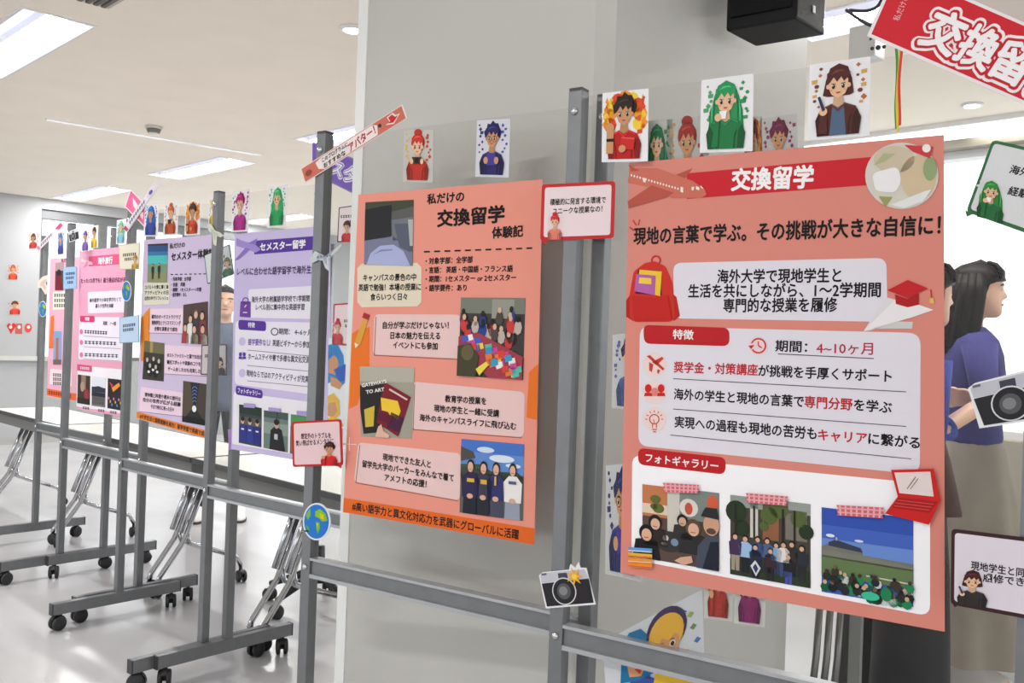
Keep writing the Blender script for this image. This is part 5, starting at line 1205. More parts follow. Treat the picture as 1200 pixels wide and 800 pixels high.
def globe(pl, off, cx, cy, rx, ry, label, lean=0):
    pts = [(cx + rx * math.cos(math.radians(k * 12)), cy + ry * math.sin(math.radians(k * 12))) for k in range(30)]
    o = paper('paper_globe', pl, off, [(cx + (x - cx) * 1.12, cy + (y - cy) * 1.1) for x, y in pts], (226, 228, 230), label, 'globe cut-out', 'globe cut-outs on the posts', .002)
    b = Print(pl, off + .002); b.poly(pts, (40, 120, 206), 1)
    def pp(L, c, ly): b.poly([(cx + u * rx, cy + v * ry) for u, v in L], c, ly)
    pp([(-.1, -.6), (.3, -.75), (.75, -.45), (.9, -.05), (.5, .0), (.2, -.2), (-.1, -.3)], (140, 190, 40), 2); pp([(.25, -.5), (.6, -.4), (.6, -.1), (.35, -.2)], (216, 200, 40), 3); pp([(-.05, .0), (.25, .05), (.3, .4), (.1, .72), (-.02, .4)], (110, 186, 50), 2); pp([(.0, .06), (.16, .1), (.12, .4)], (206, 200, 50), 3); pp([(-.85, -.4), (-.5, -.8), (-.45, -.4), (-.7, -.1)], (120, 190, 60), 2); pp([(-.85, .2), (-.6, .3), (-.55, .6), (-.75, .5)], (100, 180, 60), 2)
    if rx > 8:
        pp([(-.95, .5), (-.6, .5), (-.55, .55), (-.9, .6)], (24, 30, 40), 4); pp([(-.8, .3), (-.7, .5), (-.62, .8), (-.7, .55)], (24, 30, 40), 4)
    b.build('printed_globe', o)
globe(pO, .020, 371, 611, 14.5, 20, 'largest blue and green globe cut-out, on the grey post near the crossbar')
globe(pB, .022, 148, 341, 5, 11, 'middle-sized globe cut-out, on the post under the cream bubble')
globe(pD, .020, 50, 362, 4.2, 8.5, 'smallest globe cut-out, on the farthest post')
def camera_cut(pl, off, q, label, flash=True):
    f = hom(q)
    out = [f(u, v) for u, v in ((0, .12), (.08, .04), (.6, .03), (.64, -.12), (.72, .0), (.8, -.16), (.82, .0), (.93, .02), (1.0, .98), (.06, 1.0))] if flash else [f(u, v) for u, v in ((0, .1), (.1, .03), (.9, .0), (1, .1), (1, 1), (.02, 1))]
    o = paper('camera_cutout', pl, off, out, (238, 238, 240), label, 'camera cut-out', 'camera cut-outs on the posts', .002)
    b = Print(pl, off + .002); g = Quad(b, q, 1)
    g.poly([(.03, .12), (.1, .06), (.9, .05), (.95, .3), (.04, .32)], (196, 196, 206), 1); g.poly([(.04, .34), (.955, .3), (.975, .93), (.09, .95)], (42, 40, 44), 1)
    g.rect(.38, .1, .56, .26, (70, 72, 84), 2); g.ell(.46, .58, .23, .36, (220, 220, 224), 3, 24); g.ell(.46, .58, .21, .33, (40, 40, 44), 4, 24); g.ell(.46, .58, .13, .21, (88, 88, 92), 5, 20); g.ell(.45, .57, .08, .12, (130, 130, 134), 6, 16)
    g.rect(.06, .07, .16, .12, (110, 110, 116), 3)
    if flash:
        pts = [(.7 + (.17 if k % 2 == 0 else .06) * math.cos(k * math.pi / 7), .22 + (.26 if k % 2 == 0 else .1) * math.sin(k * math.pi / 7)) for k in range(14)]
        g.poly(pts, (238, 176, 40), 7); g.ell(.7, .22, .05, .07, (246, 206, 80), 8)
    b.build('printed_camera', o)
camera_cut(pG, .020, [(631, 669), (691, 664), (698, 709), (636, 713)], 'white and black camera cut-out with a yellow flash, at foot of the double posts')
camera_cut(pG, .026, [(1133, 449), (1240, 424), (1246, 488), (1146, 502)], 'larger tilted camera cut-out at the right edge, before the woman in navy', False)
camera_cut(pC, .022, [(80, 271), (92, 267), (93, 280), (81, 284)], 'tiny grey camera cut-out on the second post from the left', False)
q = [(267, 503), (280, 502), (280, 526), (268, 527)]
o = paper('pen_card', pB, .022, q, (190, 150, 226), 'small violet card with a pen, at the lower left corner of the purple poster', 'card', None, .0012)
b = Print(pB, .0232); g = Quad(b, q, 1); g.poly([(.3, .3), (.42, .3), (.6, .8), (.46, .84)], (60, 44, 110), 1); g.ell(.62, .4, .16, .14, (190, 236, 250), 1); b.build('printed_pen', o)
# pencil card peeking right of the purple poster is part of the music sheet; coloured streamers hang from the red banner
for i, (x0, x1, y1, c, nm) in enumerate(((1052, 1053, 153, (78, 150, 74), 'green'), (1056, 1054, 157, (230, 206, 80), 'yellow'), (1059, 1056, 150, (220, 70, 60), 'red'))):
    o = MB(); pts = []
    for k in range(12):
        t = k / 11; p = pG.p3(pG.hit(x0 + (x1 - x0) * t + 1.2 * math.sin(t * 6 + i), 56 + (y1 - 56) * t), .015 + .003 * i)
        pts.append(p)
    wv = pG.e * .0022
    vs = [p + wv for p in pts] + [p - wv for p in pts]; vs2 = [v + pG.n * .0006 for v in vs]; n = len(pts)
    fs = [(k, k + 1, n + k + 1, n + k) for k in range(n - 1)]
    o.add(vs, fs, ink(c)); o.add(vs2, [f[::-1] for f in fs], ink(c))
    o.build('streamer', label='thin %s paper streamer hanging below the red banner' % nm, cat='streamer', group='paper streamers under the red banner')

# ------------------------------------------------------------------ loudspeaker, cables, junction box
C0 = Vector((.632, 2.5, 2.165)); E1 = Vector((-.109, -.115, 0)); E2 = Vector((.149, -.11, 0))
sp = empty('loudspeaker', C0 + (E1 + E2) / 2, 'black loudspeaker mounted high on the column at the top edge', 'loudspeaker')
cab = MB(); cab.box(C0 + (E1 + E2) / 2 + Z * .14, E1, E2, Z, E1.length / 2, E2.length / 2, .14, mat((14, 14, 16), .5, 0, 'speaker_cabinet', .08, 40, spec=.2), .006); cab.build('cabinet', sp)
n2 = (E2.normalized().cross(Z)).normalized()
if n2.dot(E1) < 0: n2 = -n2
fc = C0 + E1 + E2 / 2
gr = MB(); gr.box(fc + n2 * .003 + Z * .15, E2, n2, Z, E2.length / 2 - .012, .004, .12, mat((18, 18, 20), .8, 0, 'speaker_grille', .2, 300, spec=.2), .002); gr.build('grille', sp)
e1n = E1.normalized(); rn = (e1n.cross(Z)).normalized()
if rn.dot(E2) < 0: rn = -rn
rc = C0 + E2 + E1 / 2 + E1 * .0
bd = MB(); bd.lathe(C0 + E2 + E1 * .38 + rn * .0005 + Z * .105, rn, [(0, .013), (.003, .013), (.004, .001)], mat((196, 198, 202), .3, .8), 16); bd.build('badge', sp)
bd = MB(); bd.box(C0 + E2 + E1 * .42 + rn * .001 + Z * .048, e1n, rn, Z, .006, .001, .009, mat((220, 220, 222), .4)); bd.build('badge', sp)
mo = MB(); mo.box(C0 + E2 * .25 + E1 * .1 + Vector((-.022, .022, .16)), e1n, rn, Z, .03, .05, .05, M_BLACK, .004); mo.build('wall_bracket', sp)

cb = MB()
def P3(px, py, y): return at_depth(px, py, y)
def smooth(pts, n=5):
    out = []
    for i in range(len(pts) - 1):
        p0 = pts[max(i - 1, 0)]; p1, p2 = pts[i], pts[i + 1]; p3 = pts[min(i + 2, len(pts) - 1)]
        for k in range(n):
            t = k / n; out.append(0.5 * ((2 * p1) + (p2 - p0) * t + (2 * p0 - 5 * p1 + 4 * p2 - p3) * t * t + (3 * p1 - p0 - 3 * p2 + p3) * t ** 3))
    return out + [pts[-1]]
cb.tube(smooth([P3(992, 12, 1.9), P3(1006, 22, 1.85), P3(1022, 30, 1.8), P3(1036, 26, 1.75), P3(1052, 8, 1.7), P3(1060, -12, 1.7)]), .0035, M_BLACK, 8)
cb.build('power_cable', label='black cable drooping beside the top left corner of the red banner, lower one', cat='cable', group='black cables by the red banner')
cb = MB(); cb.tube(smooth([P3(996, 12, 1.92), P3(1014, 13, 1.86), P3(1028, 8, 1.8), P3(1036, -6, 1.75)]), .0035, M_BLACK, 8)
cb.build('power_cable', label='short black cable above the drooping cable, beside the red banner', cat='cable', group='black cables by the red banner')
jb = empty('junction_box', P3(1016, 52, 3.1), 'pale perforated metal box below the black cables, left of the red banner', 'junction box')
j = MB(); jc = P3(1016, 52, 3.1); j.box(jc, A, B, Z, .045, .04, .055, mat((206, 207, 206), .4, .2), .004); j.build('housing', jb)
for k, (x, y, r) in enumerate(((1022, 57, .006), (1029, 56, .008), (1036, 55, .006), (1020, 46, .004))):
    h = MB(); c = P3(x, y, 3.02); h.lathe(c, Vector((-.2, -1, 0)), [(0, r), (.003, r), (.0035, .001)], M_CAP, 10); h.build('port', jb)

# ------------------------------------------------------------------ black rolling stand, grey post, table at the lower right
st = empty('rolling_stand', (-.91, 4.56, 0), 'black rolling base of a stand behind the grey post, beside the column', 'rolling stand')
s = MB(); s.tube([(-.91, 4.56, .12), (-.91, 4.56, .30)], [.03, .022], M_BLACK, 12); s.build('column', st)
for k in range(5):
    t = math.radians(20 + k * 72); dx, dy = math.cos(t), math.sin(t); c = Vector((-.91, 4.56, 0))
    s = MB(); s.tube([c + Z * .2, c + Vector((dx * .12, dy * .12, .14)), c + Vector((dx * .27, dy * .27, .085))], [.024, .02, .014], M_BLACK, 10); lg = s.build('leg', st)
    caster(lg, c + Vector((dx * .26, dy * .26, .08)), Vector((-dy, dx, 0)))
gp0 = at_depth(1003, 750, 2.75); gp = empty('support_post', (gp0.x, gp0.y, 0), 'grey metal post standing between the chrome table legs and the black trousers', 'post')
s = MB(); s.box((gp0.x, gp0.y, .62), pG.e, pG.n, Z, .017, .017, .6, mat((122, 124, 120), .45, .2), .002); s.build('tube', gp)
s = MB(); s.box((gp0.x, gp0.y, .012), pG.e, pG.n, Z, .09, .09, .012, M_CAP, .004); s.build('base_plate', gp)
s = MB(); s.box((gp0.x, gp0.y, 1.225), pG.e, pG.n, Z, .0175, .0175, .005, M_CAP); s.build('end_cap', gp)
tp = at_depth(985, 740, 2.95)
t2 = empty('folding_table', (tp.x, tp.y, 0), 'folding table whose chrome legs show below the lower edge of the largest poster', 'table', 'white folding tables in a row behind the panels')
del t2['group']
tc = Vector((tp.x - .02, tp.y + .12, 0))
s = MB(); s.box(tc + Z * .705, A, B, Z, .30, .2, .012, M_TOP, .004); s.build('tabletop', t2)
M_DLEG = mat((120, 119, 116), .3, .8, 'dull_chrome')
s = MB()
for k, o in enumerate((-.035, 0.0, .035)):
    b0 = tc + Vector((o, -.06, 0)); s.tube([b0 + Vector((.03, .05, .69)), b0 + Vector((-.0, 0, .35)), b0 + Vector((-.035, -.03, .06))], .012, M_DLEG, 10)
s.tube([tc + Vector((-.07, -.1, .05)), tc + Vector((.0, -.09, .045)), tc + Vector((.07, .1, .05))], .013, M_DLEG, 10)
s.build('leg', t2)

# ------------------------------------------------------------------ people
def lerp_table(T, t):
    for (a, b) in zip(T, T[1:]):
        if t <= b[0]:
            k = (t - a[0]) / (b[0] - a[0]); return [x + (y - x) * k for x, y in zip(a[1:], b[1:])]
    return list(T[-1][1:])
HEAD = [(0, .30, -.02, .10), (.05, .37, -.08, .17), (.12, .385, .06, .22), (.2, .37, .2, .26), (.3, .36, .33, .30), (.45, .365, .42, .325), (.58, .385, .45, .33), (.72, .36, .44, .315), (.84, .29, .38, .26), (.93, .19, .27, .18), (.98, .10, .14, .09), (1, .02, .03, .02)]
NOSE = [(0, 0), (.18, 0), (.2, .018), (.235, .004), (.265, .02), (.3, .0), (.335, .05), (.37, .125), (.41, .105), (.46, .06), (.52, .015), (.58, .01), (.64, 0), (1, 0)]
class Frame:
    def __init__(self, o, fwd):
        self.o = Vector(o); self.f = Vector(fwd).normalized(); self.r = self.f.cross(Z).normalized()
    def __call__(self, f, r, z): return self.o + self.f * f + self.r * r + Z * z
def head(mb, fr, chin, h, m, seg=28):
    rings = []
    for t in (0, .03, .07, .12, .17, .2, .235, .265, .3, .335, .37, .41, .46, .52, .58, .64, .72, .8, .88, .94, .98, 1):
        fo, ba, w = lerp_table(HEAD, t); no = lerp_table(NOSE, t)[0]; r = []
        for k in range(seg):
            th = 2 * math.pi * k / seg; c, s = math.cos(th), math.sin(th)
            x = (fo if c > 0 else max(ba, .02)) * c * h; y = w * s * h
            if k in (0,): x += no * h
            elif k in (1, seg - 1): x += no * h * .45
            r.append(fr(chin[0] + x, chin[1] + y, chin[2] + t * h))
        rings.append(r)
    mb.loft(rings, m)
    for s in (-1, 1):
        mb.ball(fr(chin[0] - .03 * h, chin[1] + s * .325 * h, chin[2] + .44 * h), .075 * h, .03 * h, .13 * h, m, 8, fr.f, fr.r, Z)
def face_parts(fr, chin, h, parent, lip=(176, 88, 84)):
    for s in (-1, 1):
        e = MB(); e.ball(fr(chin[0] + .295 * h, chin[1] + s * .15 * h, chin[2] + .5 * h), .03 * h, .055 * h, .03 * h, mat((236, 232, 228), .3), 8, fr.f, fr.r, Z)
        e.ball(fr(chin[0] + .318 * h, chin[1] + s * .148 * h, chin[2] + .5 * h), .014 * h, .026 * h, .028 * h, mat((40, 26, 22), .25), 8, fr.f, fr.r, Z); e.build('eye', parent)
        e = MB(); e.tube([fr(chin[0] + .37 * h, chin[1] + s * .07 * h, chin[2] + .575 * h), fr(chin[0] + .355 * h, chin[1] + s * .15 * h, chin[2] + .595 * h), fr(chin[0] + .30 * h, chin[1] + s * .23 * h, chin[2] + .57 * h)], .012 * h, mat((44, 32, 28), .7), 6); e.build('eyebrow', parent)
    e = MB(); e.tube([fr(chin[0] + .35 * h, chin[1] - .1 * h, chin[2] + .235 * h), fr(chin[0] + .387 * h, chin[1], chin[2] + .24 * h), fr(chin[0] + .35 * h, chin[1] + .1 * h, chin[2] + .235 * h)], [.008 * h, .02 * h, .008 * h], mat(lip, .45), 6); e.build('lips', parent)
def hand(mb, wrist, d, palm_n, m, L=.175, curl=.5, side=1):
    """palm, four bent fingers of unequal length and a thumb leaving the palm's side"""
    d = Vector(d).normalized(); pn = Vector(palm_n); pn = (pn - d * pn.dot(d)).normalized(); sd = d.cross(pn) * side
    w = Vector(wrist)
    rings = []
    for t, hw, ht in ((0, .026, .019), (.25, .034, .016), (.5, .04, .014), (.55, .041, .012)):
        rings.append([w + d * (L * t) + sd * (hw * math.cos(2 * math.pi * k / 12)) + pn * (ht * math.sin(2 * math.pi * k / 12)) for k in range(12)])
    mb.loft(rings, m)
    for i, ln in enumerate((.42, .47, .44, .34)):
        b = w + d * (L * .52) + sd * (.03 - .02 * i); pts = [b - d * .02, b]; ang = 0; p = b
        for seg in (.44, .32, .26):
            ang += curl * .8; p = p + (d * math.cos(ang) + pn * math.sin(ang)) * (L * ln * seg); pts.append(p)
        mb.tube(pts, [.0095, .0095, .009, .008, .0065], m, 8)
    b = w + d * (L * .16) + sd * .026
    mb.tube([b - sd * .01, b + sd * .014 + d * .018 + pn * .006, b + sd * .024 + d * .044 + pn * .018, b + sd * .018 + d * .066 + pn * .028], [.012, .0115, .010, .008], m, 8)
def limb(mb, pts, rs, m):
    mb.tube(pts, rs, m, 14)
    for p, r in zip(pts[1:-1], rs[1:-1]): mb.ball(p, r, r, r, m, 8)
def ering(fr, f, r, z, rf, rr, n=24, wob=0, ph=0):
    return [fr(f + rf * math.cos(2 * math.pi * k / n) * (1 + wob * math.sin(k * 2 * math.pi / n * 8 + ph)), r + rr * math.sin(2 * math.pi * k / n) * (1 + wob * math.sin(k * 2 * math.pi / n * 8 + ph)), z) for k in range(n)]
def fuse(o, vox):
    """turn the overlapping limbs into one continuous skin"""
    md = o.modifiers.new('fuse', 'REMESH'); md.mode = 'VOXEL'; md.voxel_size = vox; md.use_smooth_shade = True
    s2 = o.modifiers.new('soften', 'SMOOTH'); s2.factor = .5; s2.iterations = 3
    bpy.context.view_layer.update()
    me = bpy.data.meshes.new_from_object(o.evaluated_get(bpy.context.evaluated_depsgraph_get()))
    mats = list(o.data.materials); o.modifiers.clear(); o.data = me
    me.materials.clear(); me.materials.append(mats[0])
    for p in me.polygons: p.use_smooth = True; p.material_index = 0
SKIN = mat((226, 180, 152), .5, 0, 'skin', .03, 30); HAIR = mat((26, 19, 18), .5, 0, 'dark_hair', .08, 25, spec=.12)

# the woman in navy, in profile facing right
h0 = at_depth(1148, 340, 3.85); fr = Frame((h0.x, h0.y, 0), (1, -.28, 0)); HH = .232; chin = (.0, 0, 1.515)
def woman():
    b = MB(); head(b, fr, chin, HH, SKIN)
    limb(b, [fr(-.015, 0, 1.60), fr(-.03, 0, 1.50), fr(-.035, 0, 1.42)], [.05, .048, .06], SKIN)
    b.loft([ering(fr, -.02, 0, z, a, c) for z, a, c in ((1.46, .03, .05), (1.44, .06, .13), (1.38, .095, .17), (1.25, .11, .16), (1.1, .09, .135), (1.0, .11, .165), (.9, .11, .17), (.82, .08, .14))], SKIN)
    arms = []
    for s in (-1, 1):
        sh, el, wr_ = fr(-.03, s * .18, 1.40), fr(.0, s * .22, 1.14), fr(.21, s * .16, 1.27)
        limb(b, [sh, el, wr_], [.05, .04, .027], SKIN)
        hand(b, wr_, wr_ - el + Vector((0, 0, -.05)), fr.r * (-s) + Z * -.4, SKIN, .17, .6, s)
        hp, kn, an = fr(-.02, s * .09, .92), fr(.01, s * .09, .49), fr(-.02, s * .09, .08)
        limb(b, [hp, kn, an], [.085, .052, .035], SKIN); limb(b, [an, fr(.06, s * .09, .05), fr(.14, s * .095, .035)], [.035, .035, .022], SKIN)
        arms.append((sh, el, wr_))
    o = b.build('person', loc=fr(0, 0, 0), label='woman in a navy top and long beige skirt, standing in profile at the right edge', cat='person')
    fuse(o, .0065)
    face_parts(fr, chin, HH, o)
    s = MB(); NV = mat((52, 48, 112), .85, 0, 'navy_knit', .08, 50)
    s.loft([ering(fr, -.02, 0, z, a, c) for z, a, c in ((1.475, .045, .062), (1.45, .07, .125), (1.42, .095, .17), (1.36, .115, .195), (1.25, .13, .185), (1.12, .115, .16), (1.02, .125, .175), (.99, .12, .172))], NV)
    for sh, el, wr_ in arms: limb(s, [sh, el, el + (wr_ - el) * .8], [.068, .056, .042], NV)
    s.build('sweater', o)
    k = MB(); SKT = mat((146, 137, 124), .85, 0, 'beige_skirt', .05, 20)
    k.loft([ering(fr, -.02, 0, z, a, c, 64, w) for z, a, c, w in ((1.03, .115, .16, 0), (.95, .14, .19, .01), (.75, .18, .23, .03), (.5, .215, .265, .05), (.25, .24, .295, .06), (.14, .25, .31, .065))], SKT, False); k.build('skirt', o)
    for sd in (-1, 1):
        q = MB(); WB = mat((206, 200, 194), .6, 0, 'pale_boot'); BR = mat((112, 84, 72), .7)
        q.loft([ering(fr, x, sd * .09, z, a, c, 16) for x, z, a, c in ((.03, .008, .135, .046), (.03, .03, .138, .048), (.02, .06, .12, .045), (-.02, .1, .06, .042), (-.03, .16, .052, .042), (-.03, .18, .05, .042))], WB)
        bo = q.build('boot', o)
        q = MB(); q.loft([ering(fr, x, sd * .09, z, a, c, 16) for x, z, a, c in ((-.03, .15, .055, .045), (-.03, .2, .056, .046), (-.03, .21, .05, .042))], BR); q.build('boot_cuff', bo)
        q = MB()
        for i in range(4): q.tube([fr(.02 + i * .018, sd * .09 - .03, .105 - i * .013), fr(.03 + i * .02, sd * .09, .115 - i * .013), fr(.02 + i * .018, sd * .09 + .03, .105 - i * .013)], .003, BR, 6)
        q.build('laces', bo)
    # hair: cap, fringe, long back
    hm = MB(); rings = []
    for t in (.34, .45, .55, .66, .76, .86, .94, .99, 1.03, 1.05):
        fo, ba, w = lerp_table(HEAD, min(t, 1.0)); g = .055; r = []
        if t >= 1.0: fo = ba = w = (1.055 - t) * 1.6; g = 0; ba -= .02
        for n_ in range(28):
            th = 2 * math.pi * n_ / 28; c, s_ = math.cos(th), math.sin(th)
            fx = fo if c > 0 else ba + .02
            x = (fx + g) * c
            if t < .66 and c > 0: x = min(x, .02 + (t - .34) * .3)
            y = (w + g) * s_
            r.append(fr(chin[0] + x * HH, y * HH, chin[2] + t * HH))
        rings.append(r)
    hm.loft(rings, HAIR)
    # fringe
    for n_ in range(-6, 7):
        a = n_ * .1; hm.tube([fr(chin[0] + .10 * HH, a * .22 * HH, chin[2] + .985 * HH), fr(chin[0] + (.27 - abs(a) * .1) * HH, a * .38 * HH, chin[2] + .93 * HH), fr(chin[0] + (.365 - abs(a) * .14) * HH, a * .48 * HH, chin[2] + .82 * HH), fr(chin[0] + (.395 - abs(a) * .2) * HH, a * .52 * HH, chin[2] + .66 * HH)], [.03 * HH, .04 * HH, .045 * HH, .02 * HH], HAIR, 8)
    # side and back lengths down to the shoulder blade
    for n_ in range(11):
        th = math.radians(100 + 16 * n_); c, s_ = math.cos(th), math.sin(th)
        hm.tube([fr(chin[0] + (.40 * c) * HH, .37 * s_ * HH, chin[2] + .75 * HH), fr(chin[0] + (.48 * c) * HH, .42 * s_ * HH, chin[2] + .35 * HH), fr(chin[0] + (.52 * c - .05) * HH, .44 * s_ * HH, chin[2] - .15 * HH), fr(chin[0] + (.5 * c - .12) * HH, .42 * s_ * HH, chin[2] - .52 * HH), fr(chin[0] + (.46 * c - .14) * HH, .38 * s_ * HH, chin[2] - .72 * HH)], [.09 * HH, .115 * HH, .115 * HH, .09 * HH, .03 * HH], HAIR, 8)
    hm.build('hair', o)
    return o
woman()

# the person in blue beside her, mostly behind the largest poster
h1 = at_depth(1086, 352, 3.3); fq = Frame((h1.x - .05, h1.y, 0), (1, .15, 0)); H2 = .232; chq = (.05, 0, 1.45)
def blue_person():
    b = MB(); head(b, fq, chq, H2, SKIN)
    limb(b, [fq(.03, 0, 1.52), fq(.0, 0, 1.43), fq(-.03, 0, 1.36)], [.055, .052, .065], SKIN)
    b.loft([ering(fq, -.04, 0, z, a, c) for z, a, c in ((1.4, .03, .05), (1.38, .06, .14), (1.32, .1, .18), (1.2, .11, .17), (1.05, .1, .15), (.95, .11, .165), (.85, .11, .165), (.78, .08, .14))], SKIN)
    arms = []
    for s in (-1, 1):
        sh, el, wr_ = fq(-.04, s * .18, 1.33), fq(-.05, s * .2, 1.07), fq(.17, s * .13, 1.17)
        limb(b, [sh, el, wr_], [.052, .042, .029], SKIN); hand(b, wr_, wr_ - el + Vector((0, 0, -.03)), fq.r * (-s) - Z * .3, SKIN, .175, .7, s)
        hp, kn, an = fq(-.04, s * .09, .88), fq(-.01, s * .09, .47), fq(-.03, s * .09, .08)
        limb(b, [hp, kn, an], [.085, .055, .036], SKIN); limb(b, [an, fq(.05, s * .09, .05), fq(.13, s * .095, .035)], [.036, .036, .024], SKIN); arms.append((sh, el, wr_))
    o = b.build('person', loc=fq(0, 0, 0), label='dark-haired person in a blue top and wide black trousers, half hidden by the largest poster', cat='person'); fuse(o, .0065)
    face_parts(fq, chq, H2, o)
    s = MB(); BLU = mat((40, 62, 150), .8, 0, 'blue_shirt', .06, 40)
    s.loft([ering(fq, -.04, 0, z, a, c) for z, a, c in ((1.41, .05, .065), (1.39, .075, .14), (1.36, .1, .18), (1.3, .12, .2), (1.2, .13, .19), (1.05, .12, .17), (.95, .13, .185), (.9, .128, .182))], BLU)
    for sh, el, wr_ in arms: limb(s, [sh, el, el + (wr_ - el) * .35], [.07, .058, .05], BLU)
    s.build('shirt', o)
    tr_ = MB(); BK_ = mat((30, 29, 31), .8, 0, 'black_trousers')
    tr_.loft([ering(fq, -.04, 0, z, a, c) for z, a, c in ((.97, .125, .18), (.85, .135, .195), (.78, .13, .195))], BK_)
    for sd in (-1, 1): tr_.loft([ering(fq, f_, sd * r_, z, a, c, 20) for z, f_, r_, a, c in ((.84, -.04, .085, .125, .105), (.6, -.03, .1, .125, .11), (.35, -.03, .11, .13, .115), (.07, -.03, .11, .14, .12))], BK_)
    tr_.build('trousers', o)
    for sd in (-1, 1):
        q = MB(); q.loft([ering(fq, x, sd * .1, z, a, c, 16) for x, z, a, c in ((.03, .006, .13, .045), (.03, .03, .132, .046), (.02, .055, .11, .043), (-.02, .085, .06, .04))], M_BLACK); q.build('shoe', o)
    hm = MB(); rings = []
    for t in (.36, .46, .56, .66, .76, .86, .94, .99, 1.03, 1.05):
        fo, ba, w = lerp_table(HEAD, min(t, 1.0)); g = .05 if t < 1.04 else 0; r = []
        if t >= 1.0: fo = ba = w = (1.055 - t) * 1.6; g = 0; ba -= .02
        for n_ in range(28):
            th = 2 * math.pi * n_ / 28; c, s_ = math.cos(th), math.sin(th); x = ((fo if c > 0 else ba + .02) + g) * c
            if t < .66 and c > .1: x = min(x, .1 * c + .05)
            r.append(fq(chq[0] + x * H2, (w + g) * s_ * H2, chq[2] + t * H2))
        rings.append(r)
    hm.loft(rings, HAIR)
    for n_ in range(-5, 6): hm.tube([fq(chq[0] + .10 * H2, n_ * .025 * H2, chq[2] + .985 * H2), fq(chq[0] + (.27 - abs(n_) * .012) * H2, n_ * .045 * H2, chq[2] + .93 * H2), fq(chq[0] + (.365 - abs(n_) * .02) * H2, n_ * .055 * H2, chq[2] + .82 * H2), fq(chq[0] + (.39 - abs(n_) * .025) * H2, n_ * .06 * H2, chq[2] + .68 * H2)], [.03 * H2, .04 * H2, .045 * H2, .02 * H2], HAIR, 8)
    hm.build('hair', o)
blue_person()
tb = empty('tote_bag', at_depth(1095, 600, 2.97), 'dark brown bag at the right edge of the largest poster, below the hands', 'bag')
q = MB(); tq = [at_depth(1078, 520, 2.97), at_depth(1108, 516, 2.97), at_depth(1127, 602, 2.97), at_depth(1070, 606, 2.97)]; BRN = mat((78, 52, 48), .75, 0, 'brown_leather', .1, 30)
def bagring(t, d):
    l, r = tq[0].lerp(tq[3], t), tq[1].lerp(tq[2], t); c, hw = (l + r) / 2, (r - l).length / 2
    return [c + Vector((hw * math.cos(2 * math.pi * k / 20), d * math.sin(2 * math.pi * k / 20), 0)) for k in range(20)]
q.loft([bagring(t, d) for t, d in ((0, .02), (.2, .045), (.6, .06), (.95, .055), (1, .03))], BRN); q.build('body', tb)
q = MB(); q.tube(smooth([tq[0] + Vector((.02, 0, 0)), at_depth(1086, 470, 3.0), at_depth(1090, 430, 3.03), at_depth(1098, 470, 3.0), tq[1] - Vector((.02, 0, 0))]), .006, BRN, 8); q.build('strap', tb)

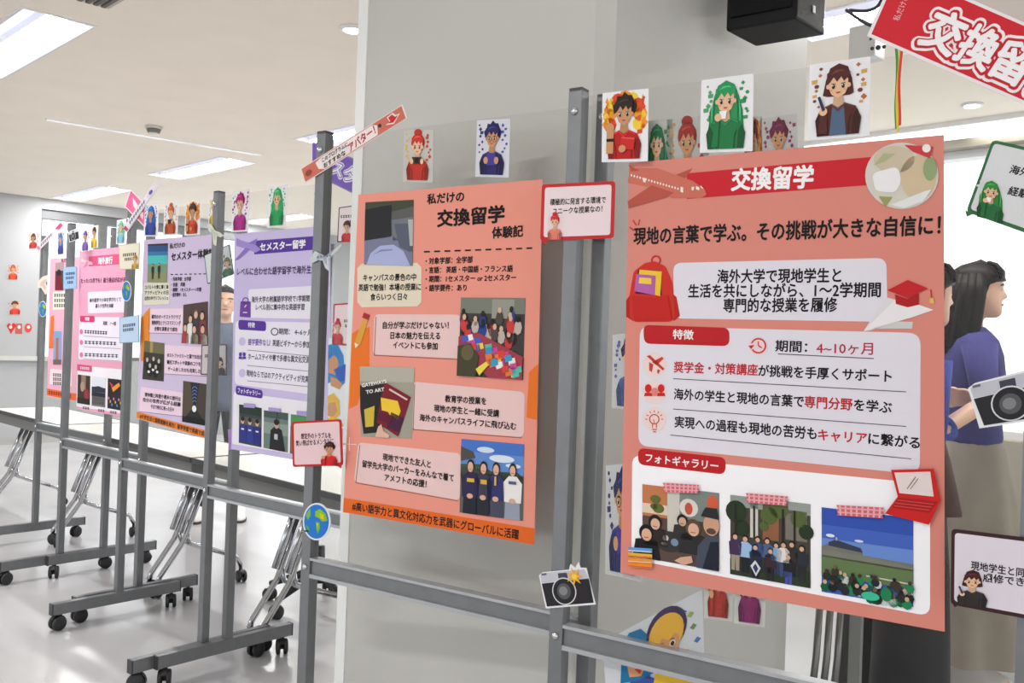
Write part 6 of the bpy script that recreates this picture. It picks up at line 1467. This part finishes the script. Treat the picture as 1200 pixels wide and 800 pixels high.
# the person standing behind the tables
f3 = Frame((at_depth(262, 400, 6.6).x, 6.6, 0), (.35, -1, 0)); H3 = .225; ch3 = (0.01, 0, 1.445)
def far_person():
    b = MB(); head(b, f3, ch3, H3, SKIN)
    limb(b, [f3(-.005, 0, 1.52), f3(-.02, 0, 1.43), f3(-.03, 0, 1.36)], [.055, .052, .065], SKIN)
    b.loft([ering(f3, -.03, 0, z, a, c) for z, a, c in ((1.4, .03, .05), (1.38, .06, .15), (1.32, .1, .19), (1.2, .11, .18), (1.05, .1, .15), (.95, .11, .165), (.85, .11, .165), (.78, .08, .14))], SKIN)
    arms = []
    for s in (-1, 1):
        sh, el, wr_ = f3(-.03, s * .2, 1.33), f3(-.05, s * .25, 1.06), f3(.04, s * .24, .84)
        limb(b, [sh, el, wr_], [.052, .042, .029], SKIN); hand(b, wr_, wr_ - el, fr.r * (-s), SKIN, .175, .4, s)
        hp, kn, an = f3(-.03, s * .1, .88), f3(.0, s * .12, .47), f3(-.02, s * .14, .08)
        limb(b, [hp, kn, an], [.085, .055, .036], SKIN); limb(b, [an, f3(.06, s * .15, .05), f3(.14, s * .155, .035)], [.036, .036, .024], SKIN); arms.append((sh, el, wr_))
    o = b.build('person', loc=f3(0, 0, 0), label='person in slate clothes and white trainers standing behind the tables, seen between two posters', cat='person'); fuse(o, .008)
    face_parts(f3, ch3, H3, o)
    s = MB(); SL = mat((92, 102, 122), .85, 0, 'slate_jacket', .06, 40)
    s.loft([ering(f3, -.03, 0, z, a, c) for z, a, c in ((1.41, .05, .065), (1.39, .075, .15), (1.36, .1, .19), (1.3, .125, .215), (1.2, .135, .2), (1.0, .13, .185), (.85, .14, .2), (.78, .138, .2))], SL)
    for sh, el, wr_ in arms: limb(s, [sh, el, el + (wr_ - el) * .9], [.072, .06, .048], SL)
    s.build('jacket', o)
    tr_ = MB(); BK_ = mat((30, 29, 31), .8, 0, 'black_trousers')
    tr_.loft([ering(f3, -.03, 0, z, a, c) for z, a, c in ((.97, .12, .175), (.85, .13, .185), (.78, .125, .185))], BK_)
    for sd in (-1, 1): tr_.loft([ering(f3, f_, sd * r_, z, a, c, 20) for z, f_, r_, a, c in ((.84, -.03, .09, .11, .1), (.47, .0, .12, .08, .08), (.12, -.02, .14, .065, .07), (.09, -.02, .14, .062, .068))], BK_)
    tr_.build('trousers', o)
    for sd in (-1, 1):
        q = MB(); WT = mat((236, 236, 236), .55, 0, 'white_trainer')
        q.loft([ering(f3, x, sd * .145, z, a, c, 18) for x, z, a, c in ((.045, .0, .14, .05), (.045, .03, .145, .053), (.035, .06, .125, .048), (-.01, .1, .065, .045), (-.02, .12, .055, .045))], WT); sh_ = q.build('trainer', o)
        q = MB(); q.loft([ering(f3, .045, sd * .145, z, a, c, 18) for z, a, c in ((-.0, .146, .055), (.018, .147, .056))], mat((60, 60, 64), .6)); q.build('sole', sh_)
    hm = MB(); rings = []
    for t in (.4, .5, .6, .7, .8, .9, .96, 1.0, 1.03, 1.05):
        fo, ba, w = lerp_table(HEAD, min(t, 1.0)); g = .05 if t < 1.04 else 0; r = []
        if t >= 1.0: fo = ba = w = (1.055 - t) * 1.6; g = 0; ba -= .02
        for n_ in range(28):
            th = 2 * math.pi * n_ / 28; c, s_ = math.cos(th), math.sin(th); x = ((fo if c > 0 else ba + .02) + g) * c
            if t < .72 and c > .1: x = min(x, .1 * c + .05)
            r.append(f3(ch3[0] + x * H3, (w + g) * s_ * H3, ch3[2] + t * H3))
        rings.append(r)
    hm.loft(rings, HAIR); hm.build('hair', o)
far_person()
